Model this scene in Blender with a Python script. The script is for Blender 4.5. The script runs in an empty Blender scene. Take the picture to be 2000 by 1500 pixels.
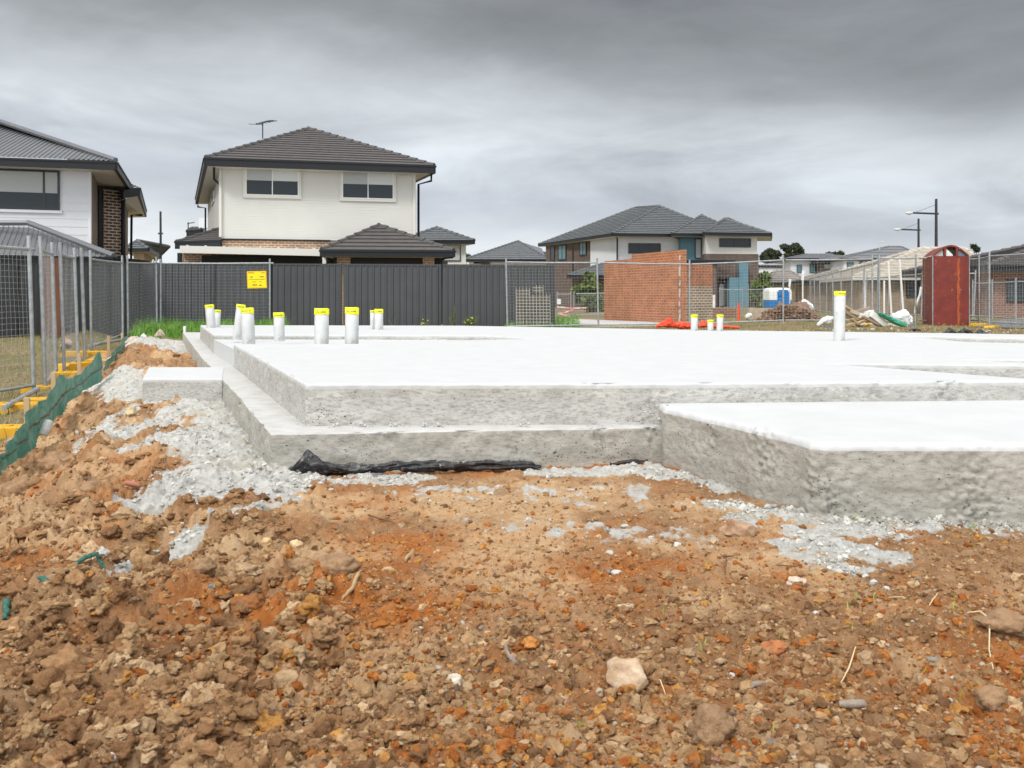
import bpy, bmesh, math, random
import numpy as np
from mathutils import Vector, noise as mnoise
from mathutils.geometry import tessellate_polygon
random.seed(7); RNG = np.random.default_rng(11)
scene = bpy.context.scene
R = math.radians
# ------------------------------------------------------------------ camera, world, sun, exposure
F = 1750.0; CAMZ = 0.81; HY = 578.0
cam = bpy.data.cameras.new('camera'); camo = bpy.data.objects.new('camera', cam)
scene.collection.objects.link(camo); scene.camera = camo
camo.location = (0, 0, CAMZ); camo.rotation_euler = (R(90), 0, 0)
cam.sensor_width = 36; cam.lens = 36 * F / 2000; cam.shift_y = -(750 - HY) / 2000
cam.clip_start = 0.05; cam.clip_end = 5000
cam.dof.use_dof = True; cam.dof.focus_distance = 4.6; cam.dof.aperture_fstop = 13.0
world = bpy.data.worlds.new('World'); scene.world = world; world.use_nodes = True
SUN_EL, SUN_AZ = 42, -142
def build_world():
    nt = world.node_tree; nt.nodes.clear(); N = nt.nodes.new; L = nt.links.new
    out = N('ShaderNodeOutputWorld'); bg = N('ShaderNodeBackground'); L(bg.outputs[0], out.inputs[0])
    sky = N('ShaderNodeTexSky'); sky.sky_type = 'NISHITA'; sky.sun_disc = False
    sky.sun_elevation = R(SUN_EL); sky.sun_rotation = R(SUN_AZ)
    tc = N('ShaderNodeTexCoord'); sep = N('ShaderNodeSeparateXYZ'); L(tc.outputs['Generated'], sep.inputs[0])
    def M(op, a, b=None, c=None):
        m = N('ShaderNodeMath'); m.operation = op
        for i, v in enumerate((a, b, c)):
            if v is None: continue
            if isinstance(v, (int, float)): m.inputs[i].default_value = v
            else: L(v, m.inputs[i])
        return m.outputs[0]
    zz = M('MAXIMUM', sep.outputs[2], 0.0); den = M('ADD', zz, 0.16)
    cx = M('DIVIDE', sep.outputs[0], den); cy = M('DIVIDE', sep.outputs[1], den)
    comb = N('ShaderNodeCombineXYZ'); L(sep.outputs[0], comb.inputs[0]); L(sep.outputs[1], comb.inputs[1]); L(M('MULTIPLY', sep.outputs[2], 3.4), comb.inputs[2])
    def noi(scale, det, off, rough=.55, dist=0.0):
        mp = N('ShaderNodeMapping'); mp.inputs['Location'].default_value = off; L(comb.outputs[0], mp.inputs[0])
        n = N('ShaderNodeTexNoise'); n.inputs['Scale'].default_value = scale; n.inputs['Detail'].default_value = det
        n.inputs['Roughness'].default_value = rough; n.inputs['Distortion'].default_value = dist
        L(mp.outputs[0], n.inputs['Vector']); return n.outputs[0]
    n1 = noi(1.9, 6, (3.2, 1.1, 0), .55, .2); n2 = noi(4.2, 7, (9, 4, 2), .58, .35)
    # height of the cloud bands, warped by noise, darker towards the right
    e = M('ADD', zz, M('MULTIPLY', M('SUBTRACT', n1, .5), .20))
    e = M('ADD', e, M('MULTIPLY', M('SUBTRACT', n2, .5), .085))
    e = M('ADD', e, M('MULTIPLY', sep.outputs[0], .09))
    rp = N('ShaderNodeValToRGB'); L(e, rp.inputs[0]); cr = rp.color_ramp; cr.interpolation = 'B_SPLINE'
    st = [(0.0, (.76, .80, .83)), (.05, (.66, .70, .74)), (.095, (.46, .49, .55)), (.135, (.53, .57, .62)), (.18, (.63, .67, .70)),
          (.215, (.50, .53, .55)), (.25, (.32, .34, .355)), (.30, (.235, .245, .255)), (.38, (.22, .23, .25)), (.55, (.5, .52, .55)), (1, (1, 1, 1))]
    cr.elements[0].position = 0; cr.elements[0].color = (*st[0][1], 1); cr.elements[1].position = 1; cr.elements[1].color = (*st[-1][1], 1)
    for p, c in st[1:-1]: el = cr.elements.new(p); el.color = (*c, 1)
    # fine modulation of the cloud brightness, and the much brighter overcast zenith (out of frame)
    mod = M('ADD', .42, M('MULTIPLY', n2, 1.16))
    up = N('ShaderNodeMapRange'); L(zz, up.inputs[0]); up.inputs[1].default_value = .36; up.inputs[2].default_value = .95
    up.inputs[3].default_value = 1.0; up.inputs[4].default_value = 1.75; up.interpolation_type = 'SMOOTHSTEP'
    bk = N('ShaderNodeMapRange'); L(M('MULTIPLY', sep.outputs[1], -1.0), bk.inputs[0]); bk.inputs[1].default_value = -.2; bk.inputs[2].default_value = .8
    bk.inputs[3].default_value = 1.0; bk.inputs[4].default_value = 2.5; bk.interpolation_type = 'SMOOTHSTEP'   # thinner, brighter cloud on the sun's side behind the camera
    k = M('MULTIPLY', M('MULTIPLY', mod, up.outputs[0]), bk.outputs[0])
    sc = N('ShaderNodeVectorMath'); sc.operation = 'SCALE'; L(rp.outputs[0], sc.inputs[0]); L(k, sc.inputs['Scale'])
    s2 = N('ShaderNodeVectorMath'); s2.operation = 'SCALE'; L(sky.outputs[0], s2.inputs[0]); s2.inputs['Scale'].default_value = .006
    ad = N('ShaderNodeVectorMath'); ad.operation = 'ADD'; L(sc.outputs[0], ad.inputs[0]); L(s2.outputs[0], ad.inputs[1])
    L(ad.outputs[0], bg.inputs[0]); bg.inputs[1].default_value = .84
build_world()
sl = bpy.data.lights.new('sun', 'SUN'); sl.energy = 1.5; sl.angle = R(10); sl.color = (1, .97, .92)
so = bpy.data.objects.new('sun', sl); scene.collection.objects.link(so); so.rotation_euler = (R(90 - SUN_EL), 0, R(-38))
scene.view_settings.view_transform = 'Standard'; scene.view_settings.look = 'None'
scene.view_settings.exposure = 0.32; scene.view_settings.gamma = 1.0; scene.view_settings.use_curve_mapping = False
scene.cycles.max_bounces = 6; scene.cycles.use_denoising = True

# ------------------------------------------------------------------ helpers
def X(px, d): return (px - 1000.0) / F * d
def Z(py, d): return CAMZ + (HY - py) / F * d
def W(px, py, d): return Vector((X(px, d), d, Z(py, d)))
def on(px, py, z):                       # point of the level plane z seen at px,py of the photograph
    d = (CAMZ - z) * F / (py - HY); return (X(px, d), d)
def link(o): scene.collection.objects.link(o); return o
def tag(o, label=None, cat=None, group=None, kind=None):
    if label: o['label'] = label
    if cat: o['category'] = cat
    if group: o['group'] = group
    if kind: o['kind'] = kind
    return o
def thing(name, label, cat, loc, group=None):
    o = bpy.data.objects.new(name, None); link(o); o.empty_display_size = .1
    o.location = loc; return tag(o, label, cat, group)
def wloc(o):
    v = Vector((0, 0, 0))
    while o is not None: v += o.location; o = o.parent
    return v
class MB:
    def __init__(s): s.v = []; s.f = []; s.m = []; s.mi = 0
    def face(s, pts, mi=None):
        b = len(s.v); s.v += [tuple(p) for p in pts]; s.f.append(tuple(range(b, b + len(pts)))); s.m.append(s.mi if mi is None else mi)
    def grid(s, rows, mi=None, close=False):
        b = len(s.v); n = len(rows[0]); 
        for r in rows: s.v += [tuple(p) for p in r]
        for i in range(len(rows) - 1):
            for j in range(n if close else n - 1):
                j2 = (j + 1) % n
                s.f.append((b + i * n + j, b + i * n + j2, b + (i + 1) * n + j2, b + (i + 1) * n + j)); s.m.append(s.mi if mi is None else mi)
    def prism(s, poly, z0, z1, top=True, bot=True):
        n = len(poly)
        a = sum(poly[i][0] * poly[(i + 1) % n][1] - poly[(i + 1) % n][0] * poly[i][1] for i in range(n))
        if a < 0: poly = poly[::-1]
        b = len(s.v); s.v += [(p[0], p[1], z0) for p in poly] + [(p[0], p[1], z1) for p in poly]
        for i in range(n):
            j = (i + 1) % n; s.f.append((b + i, b + j, b + n + j, b + n + i)); s.m.append(s.mi)
        if top: s.f.append(tuple(range(b + n, b + 2 * n))); s.m.append(s.mi)
        if bot: s.f.append(tuple(range(b + n - 1, b - 1, -1))); s.m.append(s.mi)
    def box(s, c, size, rz=0, rx=0, ry=0):
        import mathutils
        m = mathutils.Euler((rx, ry, rz)).to_matrix(); hx, hy, hz = size[0] / 2, size[1] / 2, size[2] / 2
        P = [m @ Vector((x, y, z)) + Vector(c) for x, y, z in ((-hx, -hy, -hz), (hx, -hy, -hz), (hx, hy, -hz), (-hx, hy, -hz), (-hx, -hy, hz), (hx, -hy, hz), (hx, hy, hz), (-hx, hy, hz))]
        b = len(s.v); s.v += [tuple(p) for p in P]
        for f in ((0, 3, 2, 1), (4, 5, 6, 7), (0, 1, 5, 4), (1, 2, 6, 5), (2, 3, 7, 6), (3, 0, 4, 7)):
            s.f.append(tuple(b + i for i in f)); s.m.append(s.mi)
    def beam(s, a, b, w, h):             # box beam from a to b, w across, h high
        a = Vector(a); b = Vector(b); d = (b - a).normalized(); side = d.cross(Vector((0, 0, 1)))
        if side.length < 1e-3: side = Vector((1, 0, 0))
        side.normalize(); up = side.cross(d)
        c = [side * (w / 2 * i) + up * (h / 2 * j) for i, j in ((-1, -1), (1, -1), (1, 1), (-1, 1))]
        k = len(s.v); s.v += [tuple(a + q) for q in c] + [tuple(b + q) for q in c]
        for f in ((3, 2, 1, 0), (4, 5, 6, 7), (0, 1, 5, 4), (1, 2, 6, 5), (2, 3, 7, 6), (3, 0, 4, 7)):
            s.f.append(tuple(k + i for i in f)); s.m.append(s.mi)
    def tube(s, pts, r, n=8, cap=True, mi=None):
        pts = [Vector(p) for p in pts]; rows = []
        for i, p in enumerate(pts):
            d = (pts[min(i + 1, len(pts) - 1)] - pts[max(i - 1, 0)]).normalized()
            ref = Vector((0, 0, 1)) if abs(d.z) < .9 else Vector((0, 1, 0))
            u = d.cross(ref).normalized(); w = u.cross(d)
            rr = r[i] if isinstance(r, (list, tuple)) else r
            rows.append([p + (u * math.cos(t) + w * math.sin(t)) * rr for t in [2 * math.pi * k / n for k in range(n)]])
        s.grid([q for q in rows], mi, close=True)
        if cap: s.face(rows[0], mi); s.face(rows[-1][::-1], mi)
    def wire(s, a, b, r):                # very thin 3-sided wire
        s.tube([a, b], r, 3, cap=False)
    def courses(s, a, b, tb, ta, n, step, nrm=None):   # lapped courses from eave a-b to top ta-tb
        a, b, tb, ta = map(Vector, (a, b, tb, ta))
        if nrm is None:
            nrm = (b - a).cross((ta + tb) / 2 - a).normalized()
        for i in range(n):
            t0 = i / n; t1 = (i + 1) / n
            p0 = a.lerp(ta, t0) + nrm * step; q0 = b.lerp(tb, t0) + nrm * step
            p1 = a.lerp(ta, t1); q1 = b.lerp(tb, t1)
            s.face([p0, q0, q1, p1]); 
            s.face([a.lerp(ta, t0), b.lerp(tb, t0), q0, p0])
    def build(s, name, mats, parent=None, smooth=False, loc=None, uv=True):
        me = bpy.data.meshes.new(name); o = bpy.data.objects.new(name, me); link(o)
        if loc is None:
            loc = Vector((0, 0, 0)) if parent is not None else Vector(np.mean(np.array(s.v), axis=0)) if s.v else Vector((0, 0, 0))
            if parent is None: loc.z = min(v[2] for v in s.v)
        else: loc = Vector(loc)
        off = (wloc(parent) if parent is not None else Vector((0, 0, 0))) + loc
        o.location = loc; o.parent = parent
        V = np.array(s.v) - np.array(off); me.from_pydata(V.tolist(), [], s.f)
        for m in (mats if isinstance(mats, (list, tuple)) else [mats]): me.materials.append(m)
        me.polygons.foreach_set('material_index', s.m)
        if smooth: me.polygons.foreach_set('use_smooth', [True] * len(s.f))
        if uv:
            ul = me.uv_layers.new(name='UVMap'); ud = ul.data
            co = V + np.array(off)
            for p in me.polygons:
                n = p.normal
                if abs(n.z) > .97: tx = Vector((1, 0, 0)); ty = Vector((0, 1, 0))
                else: tx = Vector((-n.y, n.x, 0)).normalized(); ty = Vector(n).cross(tx)
                if abs(n.z) <= .02: ty = Vector((0, 0, 1))
                for li in p.loop_indices:
                    c = co[me.loops[li].vertex_index]
                    ud[li].uv = (c[0] * tx[0] + c[1] * tx[1] + c[2] * tx[2], c[0] * ty[0] + c[1] * ty[1] + c[2] * ty[2])
        me.update(); return o
def ico(sub):
    bm = bmesh.new(); bmesh.ops.create_icosphere(bm, subdivisions=sub, radius=1); bm.verts.ensure_lookup_table()
    V = np.array([v.co[:] for v in bm.verts]); Fc = np.array([[v.index for v in f.verts] for f in bm.faces]); bm.free(); return V, Fc
# numpy noise
def hsh(ix, iy, s):
    n = (ix.astype(np.int64) * 374761393 + iy.astype(np.int64) * 668265263 + s * 974634777) & 0xffffffff
    n = ((n ^ (n >> 13)) * 1274126177) & 0xffffffff; n = ((n ^ (n >> 16)) * 2246822519) & 0xffffffff
    return ((n ^ (n >> 15)) & 0xffffff) / float(0x1000000)
def vn(x, y, s):
    ix = np.floor(x); iy = np.floor(y); fx = x - ix; fy = y - iy
    fx = fx * fx * fx * (fx * (fx * 6 - 15) + 10); fy = fy * fy * fy * (fy * (fy * 6 - 15) + 10)
    a = hsh(ix, iy, s); b = hsh(ix + 1, iy, s); c = hsh(ix, iy + 1, s); d = hsh(ix + 1, iy + 1, s)
    return (a * (1 - fx) + b * fx) * (1 - fy) + (c * (1 - fx) + d * fx) * fy - .5
def fbm(x, y, s, o=4, g=.5):
    r = 0; a = 1; f = 1
    for k in range(o): r = r + a * vn(x * f + 17.3 * k, y * f - 9.1 * k, s + k); a *= g; f *= 2.03
    return r
def clods(x, y, cell, s, p=.8):
    gx = x / cell; gy = y / cell; ix = np.floor(gx); iy = np.floor(gy)
    H = np.zeros_like(x); ID = np.zeros_like(x)
    for dx in (-1, 0, 1):
        for dy in (-1, 0, 1):
            jx = ix + dx; jy = iy + dy
            cx = jx + .15 + .7 * hsh(jx, jy, s); cy = jy + .15 + .7 * hsh(jx, jy, s + 1); r = .28 + .5 * hsh(jx, jy, s + 2) ** 1.5
            on_ = hsh(jx, jy, s + 3) < p; an = hsh(jx, jy, s + 4) * 6.283; q = .65 + .35 * hsh(jx, jy, s + 5)
            ux = (gx - cx) * np.cos(an) + (gy - cy) * np.sin(an); uy = (-(gx - cx) * np.sin(an) + (gy - cy) * np.cos(an)) / q
            h = np.sqrt(np.maximum(0, r * r - ux * ux - uy * uy)) * on_
            m = h > H; H = np.where(m, h, H); ID = np.where(m, hsh(jx, jy, s + 6), ID)
    return H * cell, ID
def sst(a, b, x): t = np.clip((x - a) / (b - a), 0, 1); return t * t * (3 - 2 * t)

# ------------------------------------------------------------------ materials
def mat(name, c, c2=None, rough=.8, scale=5.0, bump=0.0, bscale=None, metal=0.0, detail=4, dist=.02, attr=None, spec=None, trans=0, lo=.35, hi=.65, streak=None, coords='Object', stain=None):
    m = bpy.data.materials.new(name); m.use_nodes = True; nt = m.node_tree; N = nt.nodes.new; L = nt.links.new
    b = nt.nodes['Principled BSDF']; b.inputs['Roughness'].default_value = rough; b.inputs['Metallic'].default_value = metal
    if spec is not None: b.inputs['Specular IOR Level'].default_value = spec
    b.inputs['Base Color'].default_value = (*c, 1)
    tc = N('ShaderNodeTexCoord'); src = tc.outputs[coords]
    if streak:
        mp = N('ShaderNodeMapping'); mp.inputs['Scale'].default_value = streak; L(src, mp.inputs[0]); src = mp.outputs[0]
    if attr:
        a = N('ShaderNodeAttribute'); a.attribute_name = attr; L(a.outputs['Color'], b.inputs['Base Color']); base = a.outputs['Color']
    if c2 is not None:
        n = N('ShaderNodeTexNoise'); n.inputs['Scale'].default_value = scale; n.inputs['Detail'].default_value = detail; n.inputs['Roughness'].default_value = .6
        L(src, n.inputs['Vector'])
        mr = N('ShaderNodeMapRange'); L(n.outputs[0], mr.inputs[0]); mr.inputs[1].default_value = lo; mr.inputs[2].default_value = hi
        mx = N('ShaderNodeMix'); mx.data_type = 'RGBA'; L(mr.outputs[0], mx.inputs[0]); mx.inputs[6].default_value = (*c, 1); mx.inputs[7].default_value = (*c2, 1)
        o = mx.outputs[2]
        if attr:
            mm = N('ShaderNodeMix'); mm.data_type = 'RGBA'; mm.blend_type = 'MULTIPLY'; mm.inputs[0].default_value = 1; L(base, mm.inputs[6]); L(o, mm.inputs[7]); o = mm.outputs[2]
        if stain:
            n2 = N('ShaderNodeTexNoise'); n2.inputs['Scale'].default_value = stain[1]; n2.inputs['Detail'].default_value = 6; n2.inputs['Roughness'].default_value = .65; L(tc.outputs[coords], n2.inputs['Vector'])
            m2 = N('ShaderNodeMapRange'); L(n2.outputs[0], m2.inputs[0]); m2.inputs[1].default_value = stain[2]; m2.inputs[2].default_value = stain[3]
            x2 = N('ShaderNodeMix'); x2.data_type = 'RGBA'; L(m2.outputs[0], x2.inputs[0]); L(o, x2.inputs[6]); x2.inputs[7].default_value = (*stain[0], 1); o = x2.outputs[2]
        L(o, b.inputs['Base Color'])
    if bump:
        nb = N('ShaderNodeTexNoise'); nb.inputs['Scale'].default_value = bscale or scale * 4; nb.inputs['Detail'].default_value = 5; nb.inputs['Roughness'].default_value = .7
        L(src, nb.inputs['Vector'])
        bp = N('ShaderNodeBump'); bp.inputs['Strength'].default_value = bump; bp.inputs['Distance'].default_value = dist; L(nb.outputs[0], bp.inputs['Height']); L(bp.outputs[0], b.inputs['Normal'])
    if trans: b.inputs['Transmission Weight'].default_value = trans
    return m
def brick(name, c1, c2, mortar, w=.24, h=.086, ms=.010, bias=0.0):
    m = bpy.data.materials.new(name); m.use_nodes = True; nt = m.node_tree; N = nt.nodes.new; L = nt.links.new; b = nt.nodes['Principled BSDF']
    b.inputs['Roughness'].default_value = .85
    uv = N('ShaderNodeUVMap'); br = N('ShaderNodeTexBrick'); L(uv.outputs[0], br.inputs['Vector'])
    br.inputs['Scale'].default_value = 1; br.inputs['Brick Width'].default_value = w; br.inputs['Row Height'].default_value = h; br.inputs['Mortar Size'].default_value = ms
    br.inputs['Mortar Smooth'].default_value = .1; br.inputs['Bias'].default_value = bias
    br.inputs['Color1'].default_value = (*c1, 1); br.inputs['Color2'].default_value = (*c2, 1); br.inputs['Mortar'].default_value = (*mortar, 1)
    n = N('ShaderNodeTexNoise'); n.inputs['Scale'].default_value = 2.2; n.inputs['Detail'].default_value = 5; L(uv.outputs[0], n.inputs['Vector'])
    mr = N('ShaderNodeMapRange'); L(n.outputs[0], mr.inputs[0]); mr.inputs[1].default_value = .3; mr.inputs[2].default_value = .7; mr.inputs[3].default_value = .82; mr.inputs[4].default_value = 1.15
    sc = N('ShaderNodeVectorMath'); sc.operation = 'SCALE'; L(br.outputs[0], sc.inputs[0]); L(mr.outputs[0], sc.inputs['Scale']); L(sc.outputs[0], b.inputs['Base Color'])
    bp = N('ShaderNodeBump'); bp.inputs['Strength'].default_value = .6; bp.inputs['Distance'].default_value = .008; bp.invert = True; L(br.outputs['Fac'], bp.inputs['Height']); L(bp.outputs[0], b.inputs['Normal'])
    return m
def glass(name, c, rough=.08):
    m = mat(name, c, rough=rough, spec=.22); return m
M = {}
M['conc_top'] = mat('trowelled_concrete', (.535, .54, .535), (.49, .495, .49), .75, 5, .2, 50, detail=8, dist=.004, lo=.3, hi=.7, stain=((.50, .48, .44), 14, .66, .76))
M['conc_ledge'] = mat('ledge_concrete', (.52, .515, .50), (.43, .42, .39), .85, 9, .35, 55, detail=8, dist=.008, stain=((.45, .42, .37), 6, .60, .72))
def conc_side(name, c1, c2, c3):
    m = bpy.data.materials.new(name); m.use_nodes = True; nt = m.node_tree; N = nt.nodes.new; L = nt.links.new; b = nt.nodes['Principled BSDF']; b.inputs['Roughness'].default_value = .9
    tc = N('ShaderNodeTexCoord'); o = tc.outputs['Object']
    def nz(scale, det=6, r=.6, sc=None):
        s = o
        if sc: mp = N('ShaderNodeMapping'); mp.inputs['Scale'].default_value = sc; L(o, mp.inputs[0]); s = mp.outputs[0]
        n = N('ShaderNodeTexNoise'); n.inputs['Scale'].default_value = scale; n.inputs['Detail'].default_value = det; n.inputs['Roughness'].default_value = r; L(s, n.inputs['Vector']); return n.outputs[0]
    def mr(v, a, b_, c=0, d=1):
        q = N('ShaderNodeMapRange'); L(v, q.inputs[0]); q.inputs[1].default_value = a; q.inputs[2].default_value = b_; q.inputs[3].default_value = c; q.inputs[4].default_value = d; return q.outputs[0]
    def mix(f, a, b_):
        x = N('ShaderNodeMix'); x.data_type = 'RGBA'; L(f, x.inputs[0])
        for i, v in ((6, a), (7, b_)):
            if isinstance(v, tuple): x.inputs[i].default_value = (*v, 1)
            else: L(v, x.inputs[i])
        return x.outputs[2]
    col = mix(mr(nz(3, 8, .65, (1, 1, 2.2)), .38, .62), c1, c2)
    col = mix(mr(nz(5, 5, .7, (.6, .6, 1.6)), .60, .66, 0, .75), col, c3)
    col = mix(mr(nz(60, 5, .75, (.5, .5, 1.5)), .34, .54), (.25, .24, .215), col)
    pits = None
    for vs, lo_, th, ns in ((15, .49, .26, 4), (30, .46, .28, 7), (60, .42, .34, 3)):
        mpv = N('ShaderNodeMapping'); mpv.inputs['Scale'].default_value = (1, 1, 1.5); mpv.inputs['Location'].default_value = (vs, 2.1, 0); L(o, mpv.inputs[0])
        vo = N('ShaderNodeTexVoronoi'); vo.inputs['Scale'].default_value = vs; L(mpv.outputs[0], vo.inputs['Vector'])
        pit = N('ShaderNodeMath'); pit.operation = 'LESS_THAN'; L(vo.outputs['Distance'], pit.inputs[0]); L(mr(nz(ns, 4, .7), lo_, .78, 0.0, th), pit.inputs[1])
        if pits is None: pits = pit.outputs[0]
        else: mxx = N('ShaderNodeMath'); mxx.operation = 'MAXIMUM'; L(pits, mxx.inputs[0]); L(pit.outputs[0], mxx.inputs[1]); pits = mxx.outputs[0]
    class _P: outputs = [pits]
    pit = _P
    col = mix(pits, col, (.10, .095, .085))
    L(col, b.inputs['Base Color'])
    ad = N('ShaderNodeMath'); ad.operation = 'SUBTRACT'; L(nz(30, 8, .75), ad.inputs[0]); L(pit.outputs[0], ad.inputs[1])
    bp = N('ShaderNodeBump'); bp.inputs['Strength'].default_value = .7; bp.inputs['Distance'].default_value = .006; L(ad.outputs[0], bp.inputs['Height']); L(bp.outputs[0], b.inputs['Normal'])
    return m
M['conc_band'] = mat('trowelled_rim', (.50, .495, .475), (.43, .42, .395), .8, 12, .2, 50, dist=.004)
M['conc_side'] = conc_side('cast_concrete_side', (.50, .49, .455), (.39, .38, .35), (.58, .56, .51))
M['conc_low'] = conc_side('cast_concrete_low_side', (.45, .43, .38), (.33, .315, .27), (.54, .45, .33))
M['pvc'] = mat('white_pipe', (.58, .59, .58), (.50, .51, .50), .35, 9, stain=((.36, .35, .32), 9, .56, .66))
M['tape'] = mat('yellow_tape', (.86, .83, .0), (.75, .72, .0), .4, 30, .3, 40, dist=.004)
M['tapeink'] = mat('tape_print', (.22, .30, .0), rough=.5)
M['plastic_black'] = mat('black_membrane', (.010, .010, .012), (.06, .056, .05), .3, 30, .5, 30, lo=.5, hi=.7, dist=.01, stain=((.36, .33, .28), 16, .56, .66))
M['galv'] = mat('galvanised_steel', (.40, .42, .43), (.27, .29, .30), .42, 11, .1, 60, metal=.35, dist=.002, stain=((.42, .33, .22), 6, .62, .70))
M['wire'] = mat('galvanised_wire', (.34, .35, .35), rough=.5, metal=.2)
M['wire_tan'] = mat('dusty_trellis', (.60, .54, .42), rough=.8)
M['foot'] = mat('yellow_plastic', (.70, .40, .012), (.58, .31, .02), .5, 6)
M['cbond'] = mat('charcoal_sheet', (.070, .074, .078), (.060, .063, .067), .45, 1.5, spec=.4)
M['cbond_post'] = mat('charcoal_post', (.045, .047, .05), rough=.45)
M['wb'] = mat('white_cladding', (.62, .61, .56), (.59, .58, .53), .6, .8)
M['wb2'] = mat('cool_white_cladding', (.70, .71, .73), (.66, .67, .69), .6, .8)
M['trim'] = mat('cream_trim', (.62, .60, .54), rough=.5)
M['soffit'] = mat('white_soffit', (.68, .66, .60), rough=.7)
M['gutter'] = mat('charcoal_gutter', (.014, .015, .017), rough=.45, spec=.3)
M['tile'] = mat('brown_grey_tile', (.098, .088, .082), (.072, .066, .063), .6, 4, .3, 14, lo=.3, hi=.7)
M['tileridge'] = mat('ridge_tile', (.075, .07, .066), (.06, .056, .053), .6, 6)
M['tile2'] = mat('grey_tile', (.115, .122, .125), (.075, .08, .083), .6, 3, .3, 12, lo=.3, hi=.7)
M['cream_tile'] = mat('cream_tile', (.52, .47, .39), (.40, .36, .30), .7, 3, .3, 12)
M['taupe_tile'] = mat('taupe_tile', (.26, .23, .20), (.2, .18, .16), .7, 3)
M['metalroof'] = mat('grey_corrugated', (.145, .148, .155), (.125, .128, .135), .42, 1.2)
M['metalroof2'] = mat('pale_corrugated', (.30, .32, .35), rough=.5)
M['br_tan'] = brick('tan_brown_brick', (.36, .21, .12), (.27, .15, .085), (.66, .54, .40))
M['br_dark'] = brick('dark_brown_brick', (.050, .034, .030), (.085, .058, .046), (.50, .40, .30), w=.36, h=.125, ms=.020)
M['br_choc'] = brick('chocolate_brick', (.085, .055, .045), (.12, .08, .065), (.20, .16, .13))
M['br_red'] = brick('orange_red_brick', (.44, .15, .058), (.33, .105, .045), (.44, .28, .17), ms=.010)
M['br_cream'] = brick('cream_brown_brick', (.30, .20, .12), (.22, .15, .09), (.60, .55, .44), ms=.014)
M['br_beige'] = brick('beige_brick', (.36, .26, .16), (.30, .21, .13), (.42, .33, .22))
M['br_red2'] = brick('dull_red_brick', (.20, .09, .06), (.25, .11, .07), (.35, .28, .22))
M['glass'] = glass('window_glass', (.035, .045, .05)); M['blind'] = mat('window_blind', (.42, .44, .43), rough=.5, spec=.3)
M['blind2'] = mat('pale_window_blind', (.60, .62, .61), rough=.5, spec=.3); M['glass_teal'] = glass('teal_window_glass', (.10, .20, .22)); M['winframe'] = mat('white_window_frame', (.74, .73, .68), rough=.4); M['winblack'] = mat('black_window_frame', (.02, .021, .023), rough=.4)
M['teal'] = mat('teal_render', (.11, .23, .28), (.10, .21, .26), .7, 1)
M['shade_dark'] = mat('painted_shade', (.03, .026, .022), rough=.9)  # near-black base colour standing in for shade inside openings
M['greybox'] = mat('blue_grey_flashing', (.16, .18, .22), rough=.5)
M['solar'] = mat('solar_glass', (.12, .11, .15), (.16, .14, .18), .25, 2)
M['redmetal'] = mat('rusty_red_paint', (.21, .030, .018), (.14, .020, .013), .55, 3, .3, 20, stain=((.38, .17, .10), 9, .62, .70))
M['redrust'] = mat('orange_rust_streak', (.42, .10, .025), (.28, .05, .02), .8, 12)
M['lamp'] = mat('black_steel_pole', (.018, .02, .02), rough=.4); M['lamphead'] = mat('pale_lamp_head', (.5, .5, .47), rough=.4)
M['timber'] = mat('pine_timber', (.52, .38, .22), (.40, .28, .15), .8, 6, .3, 20, streak=(1, 1, .2))
M['oldwood'] = mat('weathered_wood', (.38, .29, .19), (.25, .19, .13), .9, 20, .5, 60)
M['polyst'] = mat('white_foam', (.80, .79, .76), (.65, .63, .58), .9, 6)
M['bagwhite'] = mat('white_bag', (.82, .82, .82), (.66, .67, .69), .6, 7, .5, 12)
M['bluetarp'] = mat('blue_sheet', (.05, .12, .30), (.04, .09, .22), .6, 6, .4, 14)
M['greenroll'] = mat('green_roll', (.05, .30, .19), (.03, .22, .14), .5, 7, .4, 14)
M['orange_net'] = mat('orange_barrier_sheet', (.80, .075, .025), (.66, .06, .02), .6, 10, .5, 20)
M['loo_blue'] = mat('blue_plastic', (.01, .16, .42), rough=.4); M['loo_white'] = mat('white_plastic', (.75, .77, .74), rough=.45)
M['sign'] = mat('yellow_sign', (.90, .78, .0), (.85, .66, .0), .5, 5); M['signedge'] = mat('amber_sign_edge', (.85, .50, .0), rough=.5)
M['ink'] = mat('dark_sign_print', (.10, .08, .03), rough=.6); M['inkred'] = mat('red_sign_print', (.75, .16, .03), rough=.6)
M['pink'] = mat('red_white_tape', (.80, .22, .22), (.85, .70, .68), .5, 6, lo=.48, hi=.52)
M['clump'] = mat('heap_soil', (.25, .155, .10), (.17, .10, .065), 1, 6, .8, 25, dist=.05)
M['pale_stone'] = mat('pale_heap', (.52, .44, .34), (.42, .33, .24), .9, 6, .5, 25)
M['drumwhite'] = mat('white_drum', (.75, .76, .76), rough=.4)

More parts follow.
